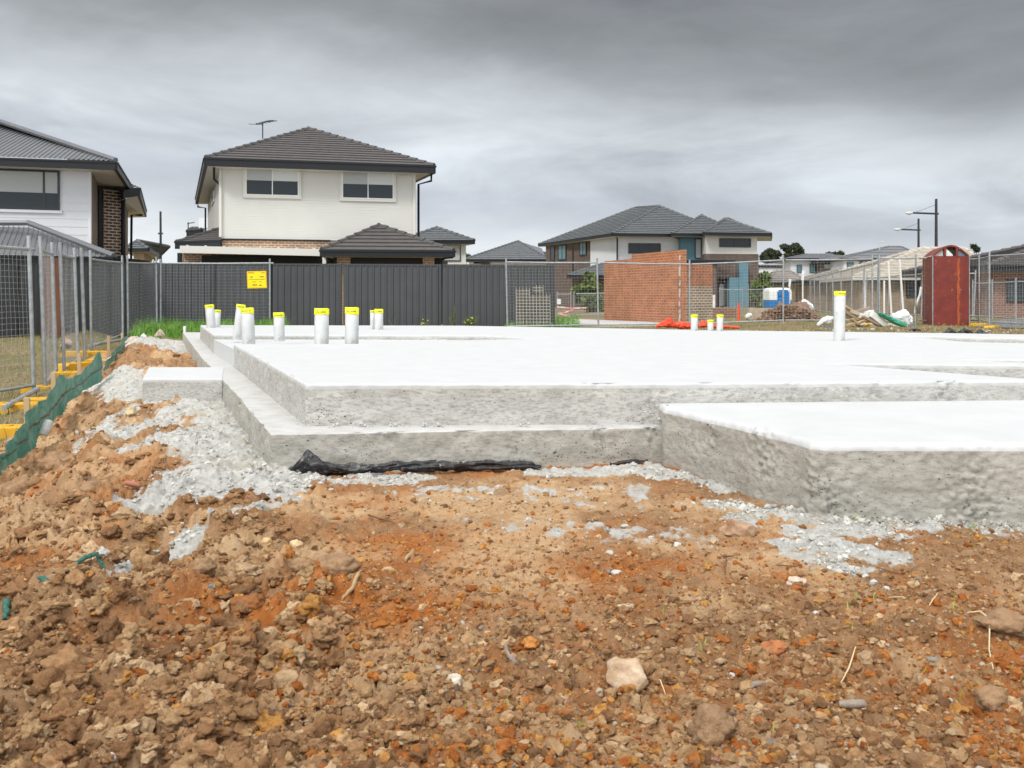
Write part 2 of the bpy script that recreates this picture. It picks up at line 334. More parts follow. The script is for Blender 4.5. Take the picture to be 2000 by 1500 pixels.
# silt cloth: thin woven green plastic, lets some light through
def silt_mat():
    m = bpy.data.materials.new('green_silt_cloth'); m.use_nodes = True; nt = m.node_tree; N = nt.nodes.new; L = nt.links.new
    b = nt.nodes['Principled BSDF']; b.inputs['Roughness'].default_value = .45
    uv = N('ShaderNodeTexCoord'); n = N('ShaderNodeTexNoise'); n.inputs['Scale'].default_value = 7; n.inputs['Detail'].default_value = 5; L(uv.outputs['Object'], n.inputs['Vector'])
    cr = N('ShaderNodeValToRGB'); L(n.outputs[0], cr.inputs[0]); cr.color_ramp.elements[0].position = .38; cr.color_ramp.elements[0].color = (.04, .16, .125, 1)
    cr.color_ramp.elements[1].position = .68; cr.color_ramp.elements[1].color = (.17, .30, .235, 1); L(cr.outputs[0], b.inputs['Base Color'])
    tr = N('ShaderNodeBsdfTranslucent'); tr.inputs[0].default_value = (.09, .26, .20, 1); mx = N('ShaderNodeMixShader'); mx.inputs[0].default_value = .3
    L(b.outputs[0], mx.inputs[1]); L(tr.outputs[0], mx.inputs[2]); L(mx.outputs[0], nt.nodes['Material Output'].inputs[0])
    nb = N('ShaderNodeTexWave'); nb.inputs['Scale'].default_value = 60; nb.inputs['Distortion'].default_value = 2; L(uv.outputs['Object'], nb.inputs['Vector'])
    bp = N('ShaderNodeBump'); bp.inputs['Strength'].default_value = .3; bp.inputs['Distance'].default_value = .01; L(nb.outputs[0], bp.inputs['Height']); L(bp.outputs[0], b.inputs['Normal']); return m
M['silt'] = silt_mat(); M['siltband'] = mat('brown_cloth_band', (.10, .085, .07), rough=.6)

# ------------------------------------------------------------------ ground
LEX, LEY, LES = -1.08, 4.02, -.40         # outer edge line of the slab's ledge: x = LEX + LES*(y-LEY)
def qd(x, y): return (LEX + LES * (y - LEY)) - x
def zmac(x, y):
    x = np.asarray(x, float); y = np.asarray(y, float); q = qd(x, y)
    z = -.03 * sst(.2, .9, q) - .17 * sst(.75, 1.3, q) * sst(3.2, 4.6, y) - .06 * sst(.8, 1.4, q)
    fld = -.43 + .24 * sst(11, 21, y) + .10 * sst(21, 26, y)
    w = sst(1.25, 2.3, q) * sst(3.0, 5.0, y); z = z * (1 - w) + fld * w
    z = z + (-.16 * sst(14, 22, y)) * (1 - w) * (1 - sst(2, 8, x))
    # spoil bank between slab and fence, far left
    z = z + .11 * np.exp(-((q - .75) / .45) ** 2) * sst(9.5, 12, y) * (1 - sst(15.5, 17.5, y))
    z = z + .05 * np.exp(-((q - .8) / .3) ** 2) * sst(7.4, 8.6, y) * (1 - sst(10, 12, y))
    for bx, by, s, a in BUMPS: z = z + a * np.exp(-(((x - bx) ** 2 + (y - by) ** 2) / s ** 2))
    return z
def g0(px, py): return on(px, py, 0.0)
BUMPS = [(*g0(282, 1004), .045, -.05), (*g0(318, 1018), .045, -.06), (*g0(345, 1032), .035, -.05), (*g0(330, 1150), .17, .055), (*g0(120, 1180), .16, .05), (*g0(60, 1010), .22, .05), (*g0(320, 1330), .10, -.05), (*g0(210, 1230), .09, -.03), (*g0(120, 1330), .14, .035),
         (*g0(420, 1110), .12, .03), (*g0(700, 1150), .10, .018), (*g0(1150, 1230), .2, .012), (*g0(640, 1440), .15, -.02), (*g0(1500, 1420), .14, .02), (*g0(1900, 1250), .13, .03),
         (*g0(450, 945), .22, .05), (*g0(330, 975), .14, .04), (*g0(360, 860), .25, .03), (*g0(620, 960), .10, .03), (*g0(1250, 930), .14, .03), (*g0(1560, 1010), .12, .02),
         (*g0(140, 900), .25, .05), (*g0(60, 960), .15, -.05), (*g0(1440, 1040), .1, .015), (*g0(230, 940), .12, -.03), (*g0(270, 1080), .12, -.025)]
# cement slurry: capsules (px0,py0,px1,py1,radius m,strength)
CEM = [(300, 676, 365, 668, .75, .85), (330, 690, 390, 690, .35, .7), (500, 960, 400, 850, .22, 1), (380, 985, 290, 985, .09, 1), (560, 960, 640, 955, .06, .9), (1380, 985, 1560, 1022, .055, 1), (1600, 1022, 1950, 1020, .10, 1), (1560, 1075, 1690, 1095, .09, .75), (1560, 1050, 1800, 1045, .07, .6), (600, 950, 800, 945, .05, .8), (330, 870, 430, 840, .14, .9), (525, 925, 440, 800, .20, 1), (440, 810, 400, 770, .25, .9), (520, 950, 300, 985, .10, 1), (500, 930, 380, 960, .16, 1), (430, 900, 360, 940, .10, .9), (560, 985, 430, 1040, .05, .9), (430, 1040, 215, 1125, .048, 1), (540, 960, 590, 950, .07, 1),
       (400, 860, 290, 885, .13, .8), (360, 800, 230, 860, .10, .7), (270, 770, 210, 720, .22, .95), (290, 790, 430, 785, .10, .95), (330, 830, 150, 860, .10, .6), (410, 690, 380, 660, .5, .9), (350, 690, 290, 680, .45, .7), (250, 800, 180, 850, .10, .55),
       (700, 932, 830, 940, .06, .75), (1040, 925, 1240, 930, .09, 1), (1200, 930, 1330, 940, .08, 1), (1280, 925, 1420, 965, .05, .8), (1400, 990, 1480, 1008, .07, .9), (1450, 1000, 1600, 1022, .06, 1), (1600, 1018, 1930, 1015, .06, 1), (1640, 1040, 1800, 1030, .045, .8),
       (1570, 1070, 1700, 1100, .07, .62), (1600, 1110, 1660, 1125, .035, .8), (1440, 1030, 1470, 1020, .05, .7), (1700, 1050, 1780, 1060, .06, .5), (850, 970, 1250, 980, .14, .25), (950, 1030, 1350, 1060, .12, .23), (1850, 1030, 1990, 1040, .08, .45), (600, 940, 680, 945, .05, .6)]
CEMW = [(*g0(a, b), *g0(c, d), r, s) for a, b, c, d, r, s in CEM]
def cem(x, y):
    wx = x + .10 * fbm(x * 6, y * 4, 91, 4); wy = y + .12 * fbm(x * 6 + 30, y * 4, 95, 4); m = np.zeros_like(x)
    for ax, ay, bx, by, r, s in CEMW:
        dx, dy = bx - ax, by - ay; t = np.clip(((wx - ax) * dx + (wy - ay) * dy) / (dx * dx + dy * dy + 1e-9), 0, 1)
        d = np.hypot(wx - ax - t * dx, wy - ay - t * dy); m = np.maximum(m, s * (1 - sst(r * .6, r * 1.35, d)))
    n = fbm(x * 14, y * 10, 33, 4, .6)
    return np.clip(m * 1.25 + n * .9 * (m > .01) * (1.25 - m), 0, 1)
def mudrelief(x, y, fine=1.0):
    """relief (m) and per-clod id"""
    q = qd(x, y); wx = x + .012 * fbm(x * 30, y * 30, 5, 3); wy = y + .012 * fbm(x * 30 + 9, y * 30, 6, 3)
    left = sst(-.35, .35, q) * (1 - sst(1.35, 2.0, q)); near = 1 - sst(1.9, 2.9, y); field = sst(1.4, 2.0, q)
    far = sst(10, 16, y)
    rough = np.clip(.22 + .78 * left + .30 * near * (1 - left), 0, 1) * (1 - .85 * field) * (1 - .5 * far)
    bil = lambda f, sd: np.abs(vn(x * f + .9 * vn(x * f * .6, y * f * .6, sd + 50), y * f + .9 * vn(x * f * .6 + 9, y * f * .6, sd + 60), sd)) * 2
    z = .028 * fbm(x * 2.3, y * 2.3, 21, 4) * (.4 + rough)
    z = z + .050 * (left * .9 + .10) * (1 - field) * fbm(x * 6.5, y * 6.5, 22, 4, .55)
    lr = left * (1 - field)
    z = z + (.040 * lr) * bil(7, 301) + (.005 + .020 * rough) * bil(17, 302) + (.004 + .012 * rough) * bil(37, 303) + (.0035 + .007 * rough) * bil(80, 304) + (.0025 + .003 * rough) * bil(170, 305) * fine
    h1, i1 = clods(wx, wy, .17, 41, .5); z = z + h1 * .40 * left * (1 - field)
    h2, i2 = clods(wx, wy, .06, 51, .45); z = z + h2 * .50 * rough
    h3, i3 = clods(wx, wy, .028, 61, .5); z = z + h3 * .55 * (.15 + .85 * rough)
    h4, i4 = clods(wx, wy, .0135, 71, .6); z = z + h4 * .4 * fine
    z = z + .005 * fbm(x * 45, y * 45, 24, 4, .65)
    z = z - .035 * lr
    # cracks: narrow grooves along the zero lines of a noise
    cr = np.abs(fbm(x * 7, y * 7, 77, 3)); z = z - .030 * (1 - sst(0, .020, cr)) * rough
    return z, i2 * .5 + i3 * .5 if False else np.where(h2 > .012, i2, np.where(h3 > .006, i3, i4))
def gz(x, y):
    x = np.atleast_1d(np.asarray(x, float)); y = np.atleast_1d(np.asarray(y, float))
    c = cem(x, y); r, _ = mudrelief(x, y); cz = .012 + .55 * r + .022 * fbm(x * 15, y * 15, 66, 5, .65)
    return zmac(x, y) + r * (1 - c) + np.minimum(cz, .05) * c * 1.0
def gz1(x, y): return float(gz(x, y)[0])
def mac1(x, y): return float(zmac(np.array([x]), np.array([y]))[0])

def build_ground():
    ys = [-1.7]; 
    while ys[-1] < 3000:
        y = ys[-1]
        st = .25 if y < .9 else .0045 if y < 1.45 else .0045 + (y - 1.45) * .0032 if y < 6 else .019 + (y - 6) * .006 if y < 26 else y * .06
        ys.append(y + st)
    y1 = np.array(ys); AP = 2.0
    t = np.concatenate([-np.geomspace(9, .64, 40)[:-1], np.linspace(-.64, .64, 1050), np.geomspace(.64, 9, 40)[1:]])
    T, Y = np.meshgrid(t, y1); Xx = T * (Y + AP); Xf = Xx.ravel(); Yf = Y.ravel()
    c = cem(Xf, Yf); r, ID = mudrelief(Xf, Yf); z = zmac(Xf, Yf)
    cz = .012 + .55 * r + .022 * fbm(Xf * 15, Yf * 15, 66, 5, .65)
    near = 1 - sst(24, 40, Yf)
    z = z + (r * (1 - c) + np.minimum(cz, .05) * c) * near - .3 * sst(30, 70, Yf) * 0
    q = qd(Xf, Yf)
    nr, nc = T.shape; idx = np.arange(nr * nc).reshape(nr, nc)
    Fq = np.stack([idx[:-1, :-1], idx[:-1, 1:], idx[1:, 1:], idx[1:, :-1]], -1).reshape(-1, 4)
    me = bpy.data.meshes.new('ground'); me.vertices.add(nr * nc); me.vertices.foreach_set('co', np.stack([Xf, Yf, z], -1).ravel())
    me.loops.add(Fq.size); me.loops.foreach_set('vertex_index', Fq.ravel().astype(np.int32)); me.polygons.add(len(Fq))
    me.polygons.foreach_set('loop_start', np.arange(0, Fq.size, 4, dtype=np.int32)); me.polygons.foreach_set('use_smooth', np.ones(len(Fq), bool)); me.update(calc_edges=True)
    left = sst(-.3, .45, q)
    rust = np.clip(.40 - .28 * sst(3.6, 5.5, Yf) + 1.5 * fbm(Xf * 1.4, Yf * 1.4, 81, 4) + .6 * fbm(Xf * 9, Yf * 9, 82, 3) - .42 * left - .30 * (1 - sst(1.4, 2.3, Yf)) * (1 - sst(-.1, .5, Xf)) + .28 * sst(.2, .9, Xf) * (1 - sst(3, 4.5, Yf)), 0, 1)
    pale = np.clip(.34 + 1.3 * fbm(Xf * 2.6, Yf * 2.6, 85, 4) + .28 * np.exp(-((Yf - 3.2) / .7) ** 2) * np.exp(-((Xf - .1) / 1.0) ** 2) + .15 * left, 0, 1)
    grass = np.clip(sst(1.45, 1.9, q) * sst(4, 5, Yf) + sst(15.5, 17.5, Yf) + sst(6, 7, Xf) * sst(13, 14, Yf), 0, 1)
    for nm, arr in (('cem', c), ('rust', rust), ('pale', pale), ('grass', grass), ('cid', ID)):
        a = me.attributes.new(nm, 'FLOAT', 'POINT'); a.data.foreach_set('value', arr.astype(np.float32))
    o = bpy.data.objects.new('ground', me); link(o); tag(o, kind='structure')
    m = bpy.data.materials.new('site_soil'); m.use_nodes = True; nt = m.node_tree; N = nt.nodes.new; L = nt.links.new
    b = nt.nodes['Principled BSDF']; b.inputs['Roughness'].default_value = .95; b.inputs['Specular IOR Level'].default_value = .25; tc = N('ShaderNodeTexCoord'); o_ = tc.outputs['Object']
    def at(n): a = N('ShaderNodeAttribute'); a.attribute_name = n; return a.outputs['Fac']
    def nz(scale, det=5, r_=.6): n = N('ShaderNodeTexNoise'); n.inputs['Scale'].default_value = scale; n.inputs['Detail'].default_value = det; n.inputs['Roughness'].default_value = r_; L(o_, n.inputs['Vector']); return n.outputs[0]
    def mr(v, a, b_, c_=0, d=1): q_ = N('ShaderNodeMapRange'); L(v, q_.inputs[0]); q_.inputs[1].default_value = a; q_.inputs[2].default_value = b_; q_.inputs[3].default_value = c_; q_.inputs[4].default_value = d; return q_.outputs[0]
    def mix(f, a, b_):
        x = N('ShaderNodeMix'); x.data_type = 'RGBA'; L(f, x.inputs[0]) if not isinstance(f, float) else setattr(x.inputs[0], 'default_value', f)
        for i, v in ((6, a), (7, b_)):
            if isinstance(v, tuple): x.inputs[i].default_value = (*v, 1)
            else: L(v, x.inputs[i])
        return x.outputs[2]
    def mth(op, a, b_):
        x = N('ShaderNodeMath'); x.operation = op
        for i, v in ((0, a), (1, b_)):
            if isinstance(v, (int, float)): x.inputs[i].default_value = v
            else: L(v, x.inputs[i])
        return x.outputs[0]
    brown = mix(mr(nz(18), .35, .65), SOIL[0], SOIL[1])
    rustc = mix(mr(nz(25), .35, .65), SOIL[2], SOIL[3])
    col = mix(mth('MULTIPLY', at('rust'), 1.0), brown, rustc)
    palec = mix(mr(nz(40), .35, .65), SOIL[4], SOIL[5])
    col = mix(mth('MULTIPLY', mr(at('pale'), .35, .85), .75), col, palec)
    # every clod has its own tint
    cr = N('ShaderNodeValToRGB'); L(at('cid'), cr.inputs[0]); cr.color_ramp.interpolation = 'CONSTANT'
    tints = [(0, (.88, .82, .76)), (.2, (1, 1, 1)), (.38, (1.0, .90, .76)), (.5, (.72, .66, .62)), (.62, (1.0, 1.0, 1.0)), (.74, (1.0, .80, .58)), (.84, (1, 1, 1)), (.93, (.8, .78, .76))]
    cr.color_ramp.elements[0].color = (*tints[0][1], 1); cr.color_ramp.elements[1].position = tints[1][0]; cr.color_ramp.elements[1].color = (*tints[1][1], 1)
    for p, c_ in tints[2:]: e = cr.color_ramp.elements.new(p); e.color = (*c_, 1)
    mu = N('ShaderNodeMix'); mu.data_type = 'RGBA'; mu.blend_type = 'MULTIPLY'; mu.inputs[0].default_value = .75; L(col, mu.inputs[6]); L(cr.outputs[0], mu.inputs[7]); col = mu.outputs[2]
    # pale mineral grains
    vo = N('ShaderNodeTexVoronoi'); vo.inputs['Scale'].default_value = 210; L(o_, vo.inputs['Vector']); sp = N('ShaderNodeSeparateColor'); L(vo.outputs['Color'], sp.inputs[0])
    gr = mth('MULTIPLY', mth('GREATER_THAN', sp.outputs[0], .945), mth('LESS_THAN', vo.outputs['Distance'], .34)); col = mix(mth('MULTIPLY', gr, .7), col, (.55, .48, .40))
    # cement slurry
    cc = mix(mr(nz(22, 8, .75), .40, .62), (.58, .57, .53), (.39, .375, .335)); cc = mix(mr(nz(4, 5), .52, .70, 0, .55), cc, (.42, .33, .21))
    cm = mr(mth('ADD', at('cem'), mth('MULTIPLY', mth('SUBTRACT', nz(50, 7, .75), .5), .9)), .34, .62); col = mix(cm, col, cc)
    gc = mix(mr(nz(1.1, 5), .4, .6), (.27, .20, .11), (.13, .15, .045)); gc = mix(mr(nz(9, 6, .7), .35, .68), gc, (.16, .11, .065))
    col = mix(mr(mth('ADD', at('grass'), mth('MULTIPLY', mth('SUBTRACT', nz(6, 5), .5), .6)), .4, .6), col, gc)
    L(col, b.inputs['Base Color'])
    bp = N('ShaderNodeBump'); bp.inputs['Strength'].default_value = 1.0; bp.inputs['Distance'].default_value = .009; L(nz(130, 7, .78), bp.inputs['Height']); L(bp.outputs[0], b.inputs['Normal'])
    me.materials.append(m)
SOIL = [(.40, .24, .122), (.265, .148, .072), (.50, .19, .046), (.36, .12, .027), (.64, .46, .28), (.53, .35, .185)]
build_ground()

# ------------------------------------------------------------------ scattered stones and clods (uncountable)
def rot_rand(n):
    q = RNG.normal(size=(n, 4)); q /= np.linalg.norm(q, axis=1)[:, None]; w, x, y, z = q.T
    return np.stack([1 - 2 * (y * y + z * z), 2 * (x * y - z * w), 2 * (x * z + y * w), 2 * (x * y + z * w), 1 - 2 * (x * x + z * z), 2 * (y * z - x * w), 2 * (x * z - y * w), 2 * (y * z + x * w), 1 - 2 * (x * x + y * y)], -1).reshape(n, 3, 3)
def scatter(name, label, cat, P, size, colors, mt, sub=2, smooth=True, facet=False, rgh=.5, flat=(.5, 1), sink=.36):
    V0, F0 = ico(sub); n = len(P); nv = len(V0)
    nbank = 12; bank = []
    for k in range(nbank):
        sd = k * 31.7; d = np.array([1 + rgh * (mnoise.noise(Vector(v) * 1.3 + Vector((sd, 0, 0))) * 1.5 + .9 * abs(mnoise.noise(Vector(v) * 2.6 + Vector((0, sd, 0)))) + .5 * mnoise.noise(Vector(v) * 5 + Vector((0, 0, sd))) + (.45 * abs(mnoise.noise(Vector(v) * 9 + Vector((sd, 0, sd)))) if sub > 2 else 0)) for v in V0]); 
        Vb = V0.copy()
        if facet:
            r_ = random.Random(k * 7 + 1)
            for _ in range(14):
                nn = np.array([r_.gauss(0, 1) for _ in range(3)]); nn /= np.linalg.norm(nn); t = Vb @ nn; dd = r_.uniform(.5, .85); Vb = Vb - np.outer(np.where(t > dd, (t - dd) * .95, 0), nn)
        bank.append(Vb * d[:, None])
    bank = np.array(bank)[RNG.integers(0, nbank, n)]
    sc = np.stack([RNG.uniform(.7, 1.2, n), RNG.uniform(.7, 1.1, n), RNG.uniform(*flat, n)], -1) * size[:, None]
    bank = np.einsum('nij,nvj->nvi', rot_rand(n), bank) * sc[:, None, :]
    Pz = P.copy(); Pz[:, 2] += size * (1 - 2 * sink) * .45
    V = (bank + Pz[:, None, :]).reshape(-1, 3); Fc = (F0[None] + (np.arange(n) * nv)[:, None, None]).reshape(-1, 3)
    me = bpy.data.meshes.new(name); me.vertices.add(len(V)); me.vertices.foreach_set('co', V.ravel())
    me.loops.add(Fc.size); me.loops.foreach_set('vertex_index', Fc.ravel().astype(np.int32)); me.polygons.add(len(Fc))
    me.polygons.foreach_set('loop_start', np.arange(0, Fc.size, 3, dtype=np.int32)); me.polygons.foreach_set('use_smooth', np.full(len(Fc), smooth)); me.update(calc_edges=True)
    a = me.attributes.new('tint', 'FLOAT_COLOR', 'POINT'); a.data.foreach_set('color', np.repeat(np.c_[colors, np.ones(n)], nv, 0).astype(np.float32).ravel())
    me.materials.append(mt); o = bpy.data.objects.new(name, me); link(o); tag(o, label, cat, kind='stuff'); return o
PAL = np.array([(.41, .24, .118), (.33, .18, .085), (.49, .185, .045), (.39, .13, .03), (.60, .42, .245), (.50, .32, .165), (.25, .135, .065), (.55, .28, .08)])
PALW = np.array([(.66, .61, .52), (.56, .53, .47), (.62, .52, .38), (.30, .27, .235), (.55, .33, .15), (.16, .145, .13), (.48, .26, .20)])
M['stone'] = mat('soil_clod', (1, 1, 1), (.72, .66, .60), .95, 70, 1.0, 150, attr='tint', dist=.008, spec=.2)
M['crumb'] = mat('cement_crumb', (1, 1, 1), (.75, .74, .7), .95, 90, .8, 200, attr='tint', dist=.003, spec=.2)
def sample(n, y0, y1, pw=1.7, x0=-.62, x1=.62):
    u = RNG.random(n); a = 1 - pw; y = (y0 ** a + u * (y1 ** a - y0 ** a)) ** (1 / a); x = RNG.uniform(x0, x1, n) * y; return x, y
def off_slab(x, y):                      # keep clear of the concrete
    q = qd(x, y); under = (q < .02) & (y > 3.98); porch = (y > 3.16) & (x > .70 - (y - 4.2) * .36 - .02); return ~(under | porch)
def scat_soil():
    x, y = sample(42000, 1.35, 6.5, 2.2); k = off_slab(x, y) & (qd(x, y) < 1.5); x, y = x[k], y[k]; c = cem(x, y); k = RNG.random(len(x)) > c * 1.3; x, y = x[k], y[k]; n = len(x)
    s = .0015 + .0036 * RNG.random(n) ** 2 + .010 * RNG.random(n) ** 11
    s *= .75 + .35 * sst(3.5, 1.4, y) + .10 * y / 2
    rust = np.clip(.5 + 1.2 * fbm(x * 1.4, y * 1.4, 81, 4) - .40 * sst(-.3, .45, qd(x, y)) + .28 * sst(.2, .9, x), 0, 1)
    r = RNG.random(n); ci = np.where(r < rust * .8, RNG.choice([2, 3, 7, 5], n), RNG.choice([0, 1, 4, 5, 6, 0], n)); col = PAL[ci] * RNG.uniform(.8, 1.15, (n, 1))
    w = RNG.random(n) < .03; s[w] *= .8; col[w] = PALW[RNG.integers(0, len(PALW), w.sum())]
    scatter('soil_clods', 'countless small brown and rust coloured clods and pebbles over the churned soil', 'soil clods', np.stack([x, y, gz(x, y)], -1), s, col, M['stone'], smooth=False)
    # bigger crumbly lumps of clay, mostly on the churned left side
    x, y = sample(10000, 1.4, 13, 1.3, -.62, .62); q = qd(x, y); pr = sst(-.3, .4, q) * (1 - sst(1.25, 1.6, q)) + .10 * (y < 2.6); k = off_slab(x, y) & (RNG.random(len(x)) < pr); x, y = x[k], y[k]; k = RNG.random(len(x)) > cem(x, y) * 1.6; x, y = x[k], y[k]; n = len(x)
    s = .007 + .020 * RNG.random(n) ** 3; s *= np.where(qd(x, y) > .1, 1, .6)
    for kx, ky in ((137, 1152), (165, 1128), (200, 1128), (8, 1180), (14, 1205), (88, 1160), (395, 1158), (257, 968)):
        gx, gy = g0(kx, ky); s = np.where(np.hypot(x - gx, y - gy) < .09, .004, s)
    ci = RNG.choice([0, 1, 4, 5, 6, 7], n, p=[.32, .2, .1, .23, .13, .02]); col = PAL[ci] * RNG.uniform(.85, 1.1, (n, 1))
    scatter('earth_lumps', 'crumbly brown earth lumps heaped over the churned soil at the left', 'soil clods', np.stack([x, y, gz(x, y)], -1), s, col, M['stone'], sub=4, rgh=.62, flat=(.45, .85), sink=.55)
    # large broken clods
    x, y = sample(2600, 1.7, 11, 1.3); q = qd(x, y); k = off_slab(x, y) & (RNG.random(len(x)) < .22 * sst(.25, .6, q) * (1 - sst(1.25, 1.45, q))); x, y = x[k], y[k]; k = cem(x, y) < .3; x, y = x[k], y[k]; n = len(x)
    s = (.022 + .040 * RNG.random(n) ** 2) * (.6 + .4 * sst(2, 4, y)); ci = RNG.choice([0, 1, 4, 5, 6], n); col = PAL[ci] * RNG.uniform(.9, 1.1, (n, 1))
    scatter('clay_clods', 'bigger broken clay clods scattered on the churned bank at the left', 'soil clods', np.stack([x, y, gz(x, y)], -1), s, col, M['stone'], sub=4, rgh=.5, flat=(.6, .95), sink=.42, facet=True)
    # pale crumbs of spilt cement
    pts = []
    for ax, ay, bx, by, r_, st in CEMW:
        m = int(60 * st * (1 + math.hypot(bx - ax, by - ay) * 2.5)); t = RNG.random(m); pts.append(np.stack([ax + (bx - ax) * t + RNG.normal(0, r_ * .8, m), ay + (by - ay) * t + RNG.normal(0, r_ * .9, m)], -1))
    p = np.concatenate(pts); x, y = p[:, 0], p[:, 1]; k = off_slab(x, y); x, y = x[k], y[k]; n = len(x)
    s = .0022 + .0055 * RNG.random(n) ** 2.2 + .010 * RNG.random(n) ** 9; col = np.array([(.58, .57, .53)]) * RNG.uniform(.6, 1.15, (n, 1)) * np.array([[1, 1, 1]])
    scatter('cement_crumbs', 'pale grey crumbs of spilt cement round the foot of the concrete', 'rubble', np.stack([x, y, gz(x, y)], -1), s, col, M['crumb'], smooth=False)
scat_soil()

# ------------------------------------------------------------------ the concrete slab
def dens(poly, step):
    out = []; cor = []
    for i in range(len(poly)):
        a = Vector(poly[i]); b = Vector(poly[(i + 1) % len(poly)]); n = max(1, int((b - a).length / max(step, .0028 * min(a.y, b.y, 40))))
        for k in range(n): out.append(a.lerp(b, k / n))
    return out
def area(p): return sum(p[i][0] * p[(i + 1) % len(p)][1] - p[(i + 1) % len(p)][0] * p[i][1] for i in range(len(p)))
def cast(name, poly, zt, zb, r, amp, mats, parent, holes=(), step=.012, vstep=.014, rough_edge=.0, hot=()):
    """concrete block: flat top with holes, rounded rim, rough cast sides"""
    mb = MB(); loops = []
    for li, (pl, zbot) in enumerate([(poly, zb)] + list(holes)):
        if (area(pl) < 0) == (li == 0): pl = pl[::-1]
        P = dens(pl, step); n = len(P); nor = []
        for i in range(n):
            a = P[i] - P[i - 1]; b = P[(i + 1) % n] - P[i]; na = Vector((a.y, -a.x)).normalized(); nb = Vector((b.y, -b.x)).normalized(); m = na + nb
            m = m / max(.35, m.dot(nb)) if m.length > .2 else nb; nor.append(m)
        prof = [(-r, 0.0), (-r * .62, -r * .08), (-r * .29, -r * .29), (-r * .08, -r * .62), (0.0, -r)]
        nv = max(2, int((zt - r - zbot) / vstep)); nb = 1; prof += [(0.0, -r - (zt - r - zbot) * k / nv) for k in range(1, nv + 1)]
        rows = []
        for k, (o_, dz) in enumerate(prof):
            row = []
            for i in range(n):
                q = P[i]; z = zt + dz; d = 0
                if k:
                    d = amp * (mnoise.noise(Vector((q.x * 9, q.y * 9, z * 14))) * 1.0 + .7 * mnoise.noise(Vector((q.x * 34, q.y * 34, z * 40))))
                    for hx, hy, hz, hr in hot:        # honeycombed, crumbling spots
                        g = math.exp(-((q.x - hx) ** 2 + (q.y - hy) ** 2 + ((z - hz) * .6) ** 2) / hr ** 2)
                        if g > .03: d += g * (.021 * mnoise.noise(Vector((q.x * 45, q.y * 45, z * 55))) + .018 * mnoise.noise(Vector((q.x * 95, q.y * 95, z * 110))) - .006)
                    if rough_edge and 1 <= k <= 6:
                        e = mnoise.noise(Vector((q.x * 6, q.y * 6, 3.3))) ; e2 = mnoise.noise(Vector((q.x * 40, q.y * 40, 1)))
                        d -= rough_edge * max(0, e - .25) * 2 * (1 + e2)
                row.append((q.x + nor[i].x * (o_ + d), q.y + nor[i].y * (o_ + d), z + (0 if k == 0 else .25 * d)))
            rows.append(row)
        mb.grid(rows[:5], 0, close=True); mb.grid(rows[4:5 + nb], 2, close=True); mb.grid(rows[4 + nb:], 1, close=True); loops.append([Vector(p) for p in rows[0]])
    flat = [p for l in loops for p in l]; b = len(mb.v); mb.v += [tuple(p) for p in flat]
    for t in tessellate_polygon(loops):
        a_, b_, c_ = (flat[i] for i in t); t = tuple(t) if (b_ - a_).cross(c_ - a_).z > 0 else tuple(t)[::-1]
        mb.f.append(tuple(b + i for i in t)); mb.m.append(0)
    o = mb.build(name, mats, parent, uv=False)
    bm = bmesh.new(); bm.from_mesh(o.data); bmesh.ops.remove_doubles(bm, verts=bm.verts, dist=.0004); bmesh.ops.recalc_face_normals(bm, faces=bm.faces)
    for f in bm.faces: f.smooth = f.material_index > 0 or abs(f.normal.z) < .99
    bm.to_mesh(o.data); bm.free(); return o
ST = .39
s_ = lambda a, b, z=ST: on(a, b, z)
slab = thing('concrete_slab', 'large new white concrete house slab with a stepped rebate edge and a lower porch at its right', 'slab', (0, 4.3, 0))
top_poly = [s_(597, 750), s_(457, 672), s_(795, 671.3), s_(800, 669.8), s_(858, 668), s_(930, 664), s_(1048, 661.5), s_(955, 655.5), s_(700, 654), s_(417, 653.5), s_(391, 635), s_(900, 636), s_(1130, 640), s_(1400, 645), s_(1850, 650.5), s_(2600, 664), s_(2600, 739), s_(2000, 743), s_(1300, 748)]
holes = [([s_(1608, 709.5), s_(2560, 716), s_(2560, 734), s_(2000, 739)], .285), ([s_(1872, 702), s_(2500, 704.5), s_(2500, 712.5), s_(2000, 708.5)], .30), ([s_(1760, 655.5), s_(2500, 671), s_(2500, 680), s_(1920, 671)], .335)]
cast('floor_slab', top_poly, ST, -.05, .012, .005, [M['conc_top'], M['conc_side'], M['conc_band']], slab, holes, rough_edge=.010, hot=[(*s_(600, 751), .34, .02), (*s_(1265, 748), .22, .06), (*s_(1550, 747), .33, .05), (*s_(1720, 746), .33, .05), (*s_(1860, 745), .33, .09), (*s_(975, 749), .34, .02), (*s_(1110, 749), .28, .02)])
fl = MB()
for hp, hz in holes: fl.face([(p[0], p[1], hz + .004) for p in (hp if area(hp) > 0 else hp[::-1])])
lp = [s_(458, 671.5), s_(1060, 666), s_(960, 654), s_(418, 654)]; 
fl.prism([(p[0], p[1]) for p in lp], -.02, .34)
fl.build('recess_floor', M['conc_top'], slab)
led = [s_(530, 848, .19), s_(850, 842, .19), s_(1200, 836, .19), s_(1340, 833, .19), (.85, 4.6), (-1.2, 5.2), (-3.9, 12.0), (-4.5, 15.2), (-5.62, 15.3), s_(395, 700, .19), s_(432, 736, .19)]
cast('ledge', led, .19, -.08, .006, .008, [M['conc_ledge'], M['conc_low'], M['conc_low']], slab, rough_edge=.018, hot=[(*s_(760, 844, .19), .17, .045), (*s_(1170, 837, .19), .16, .06), (*s_(1270, 834, .19), .17, .05), (*s_(1000, 840, .19), .10, .03)])
stub = [s_(278, 740, .19), s_(436, 740, .19), s_(440, 718, .19), s_(290, 718, .19)]
cast('beam_stub', stub, .195, -.08, .016, .003, [M['conc_top'], M['conc_side'], M['conc_band']], slab)
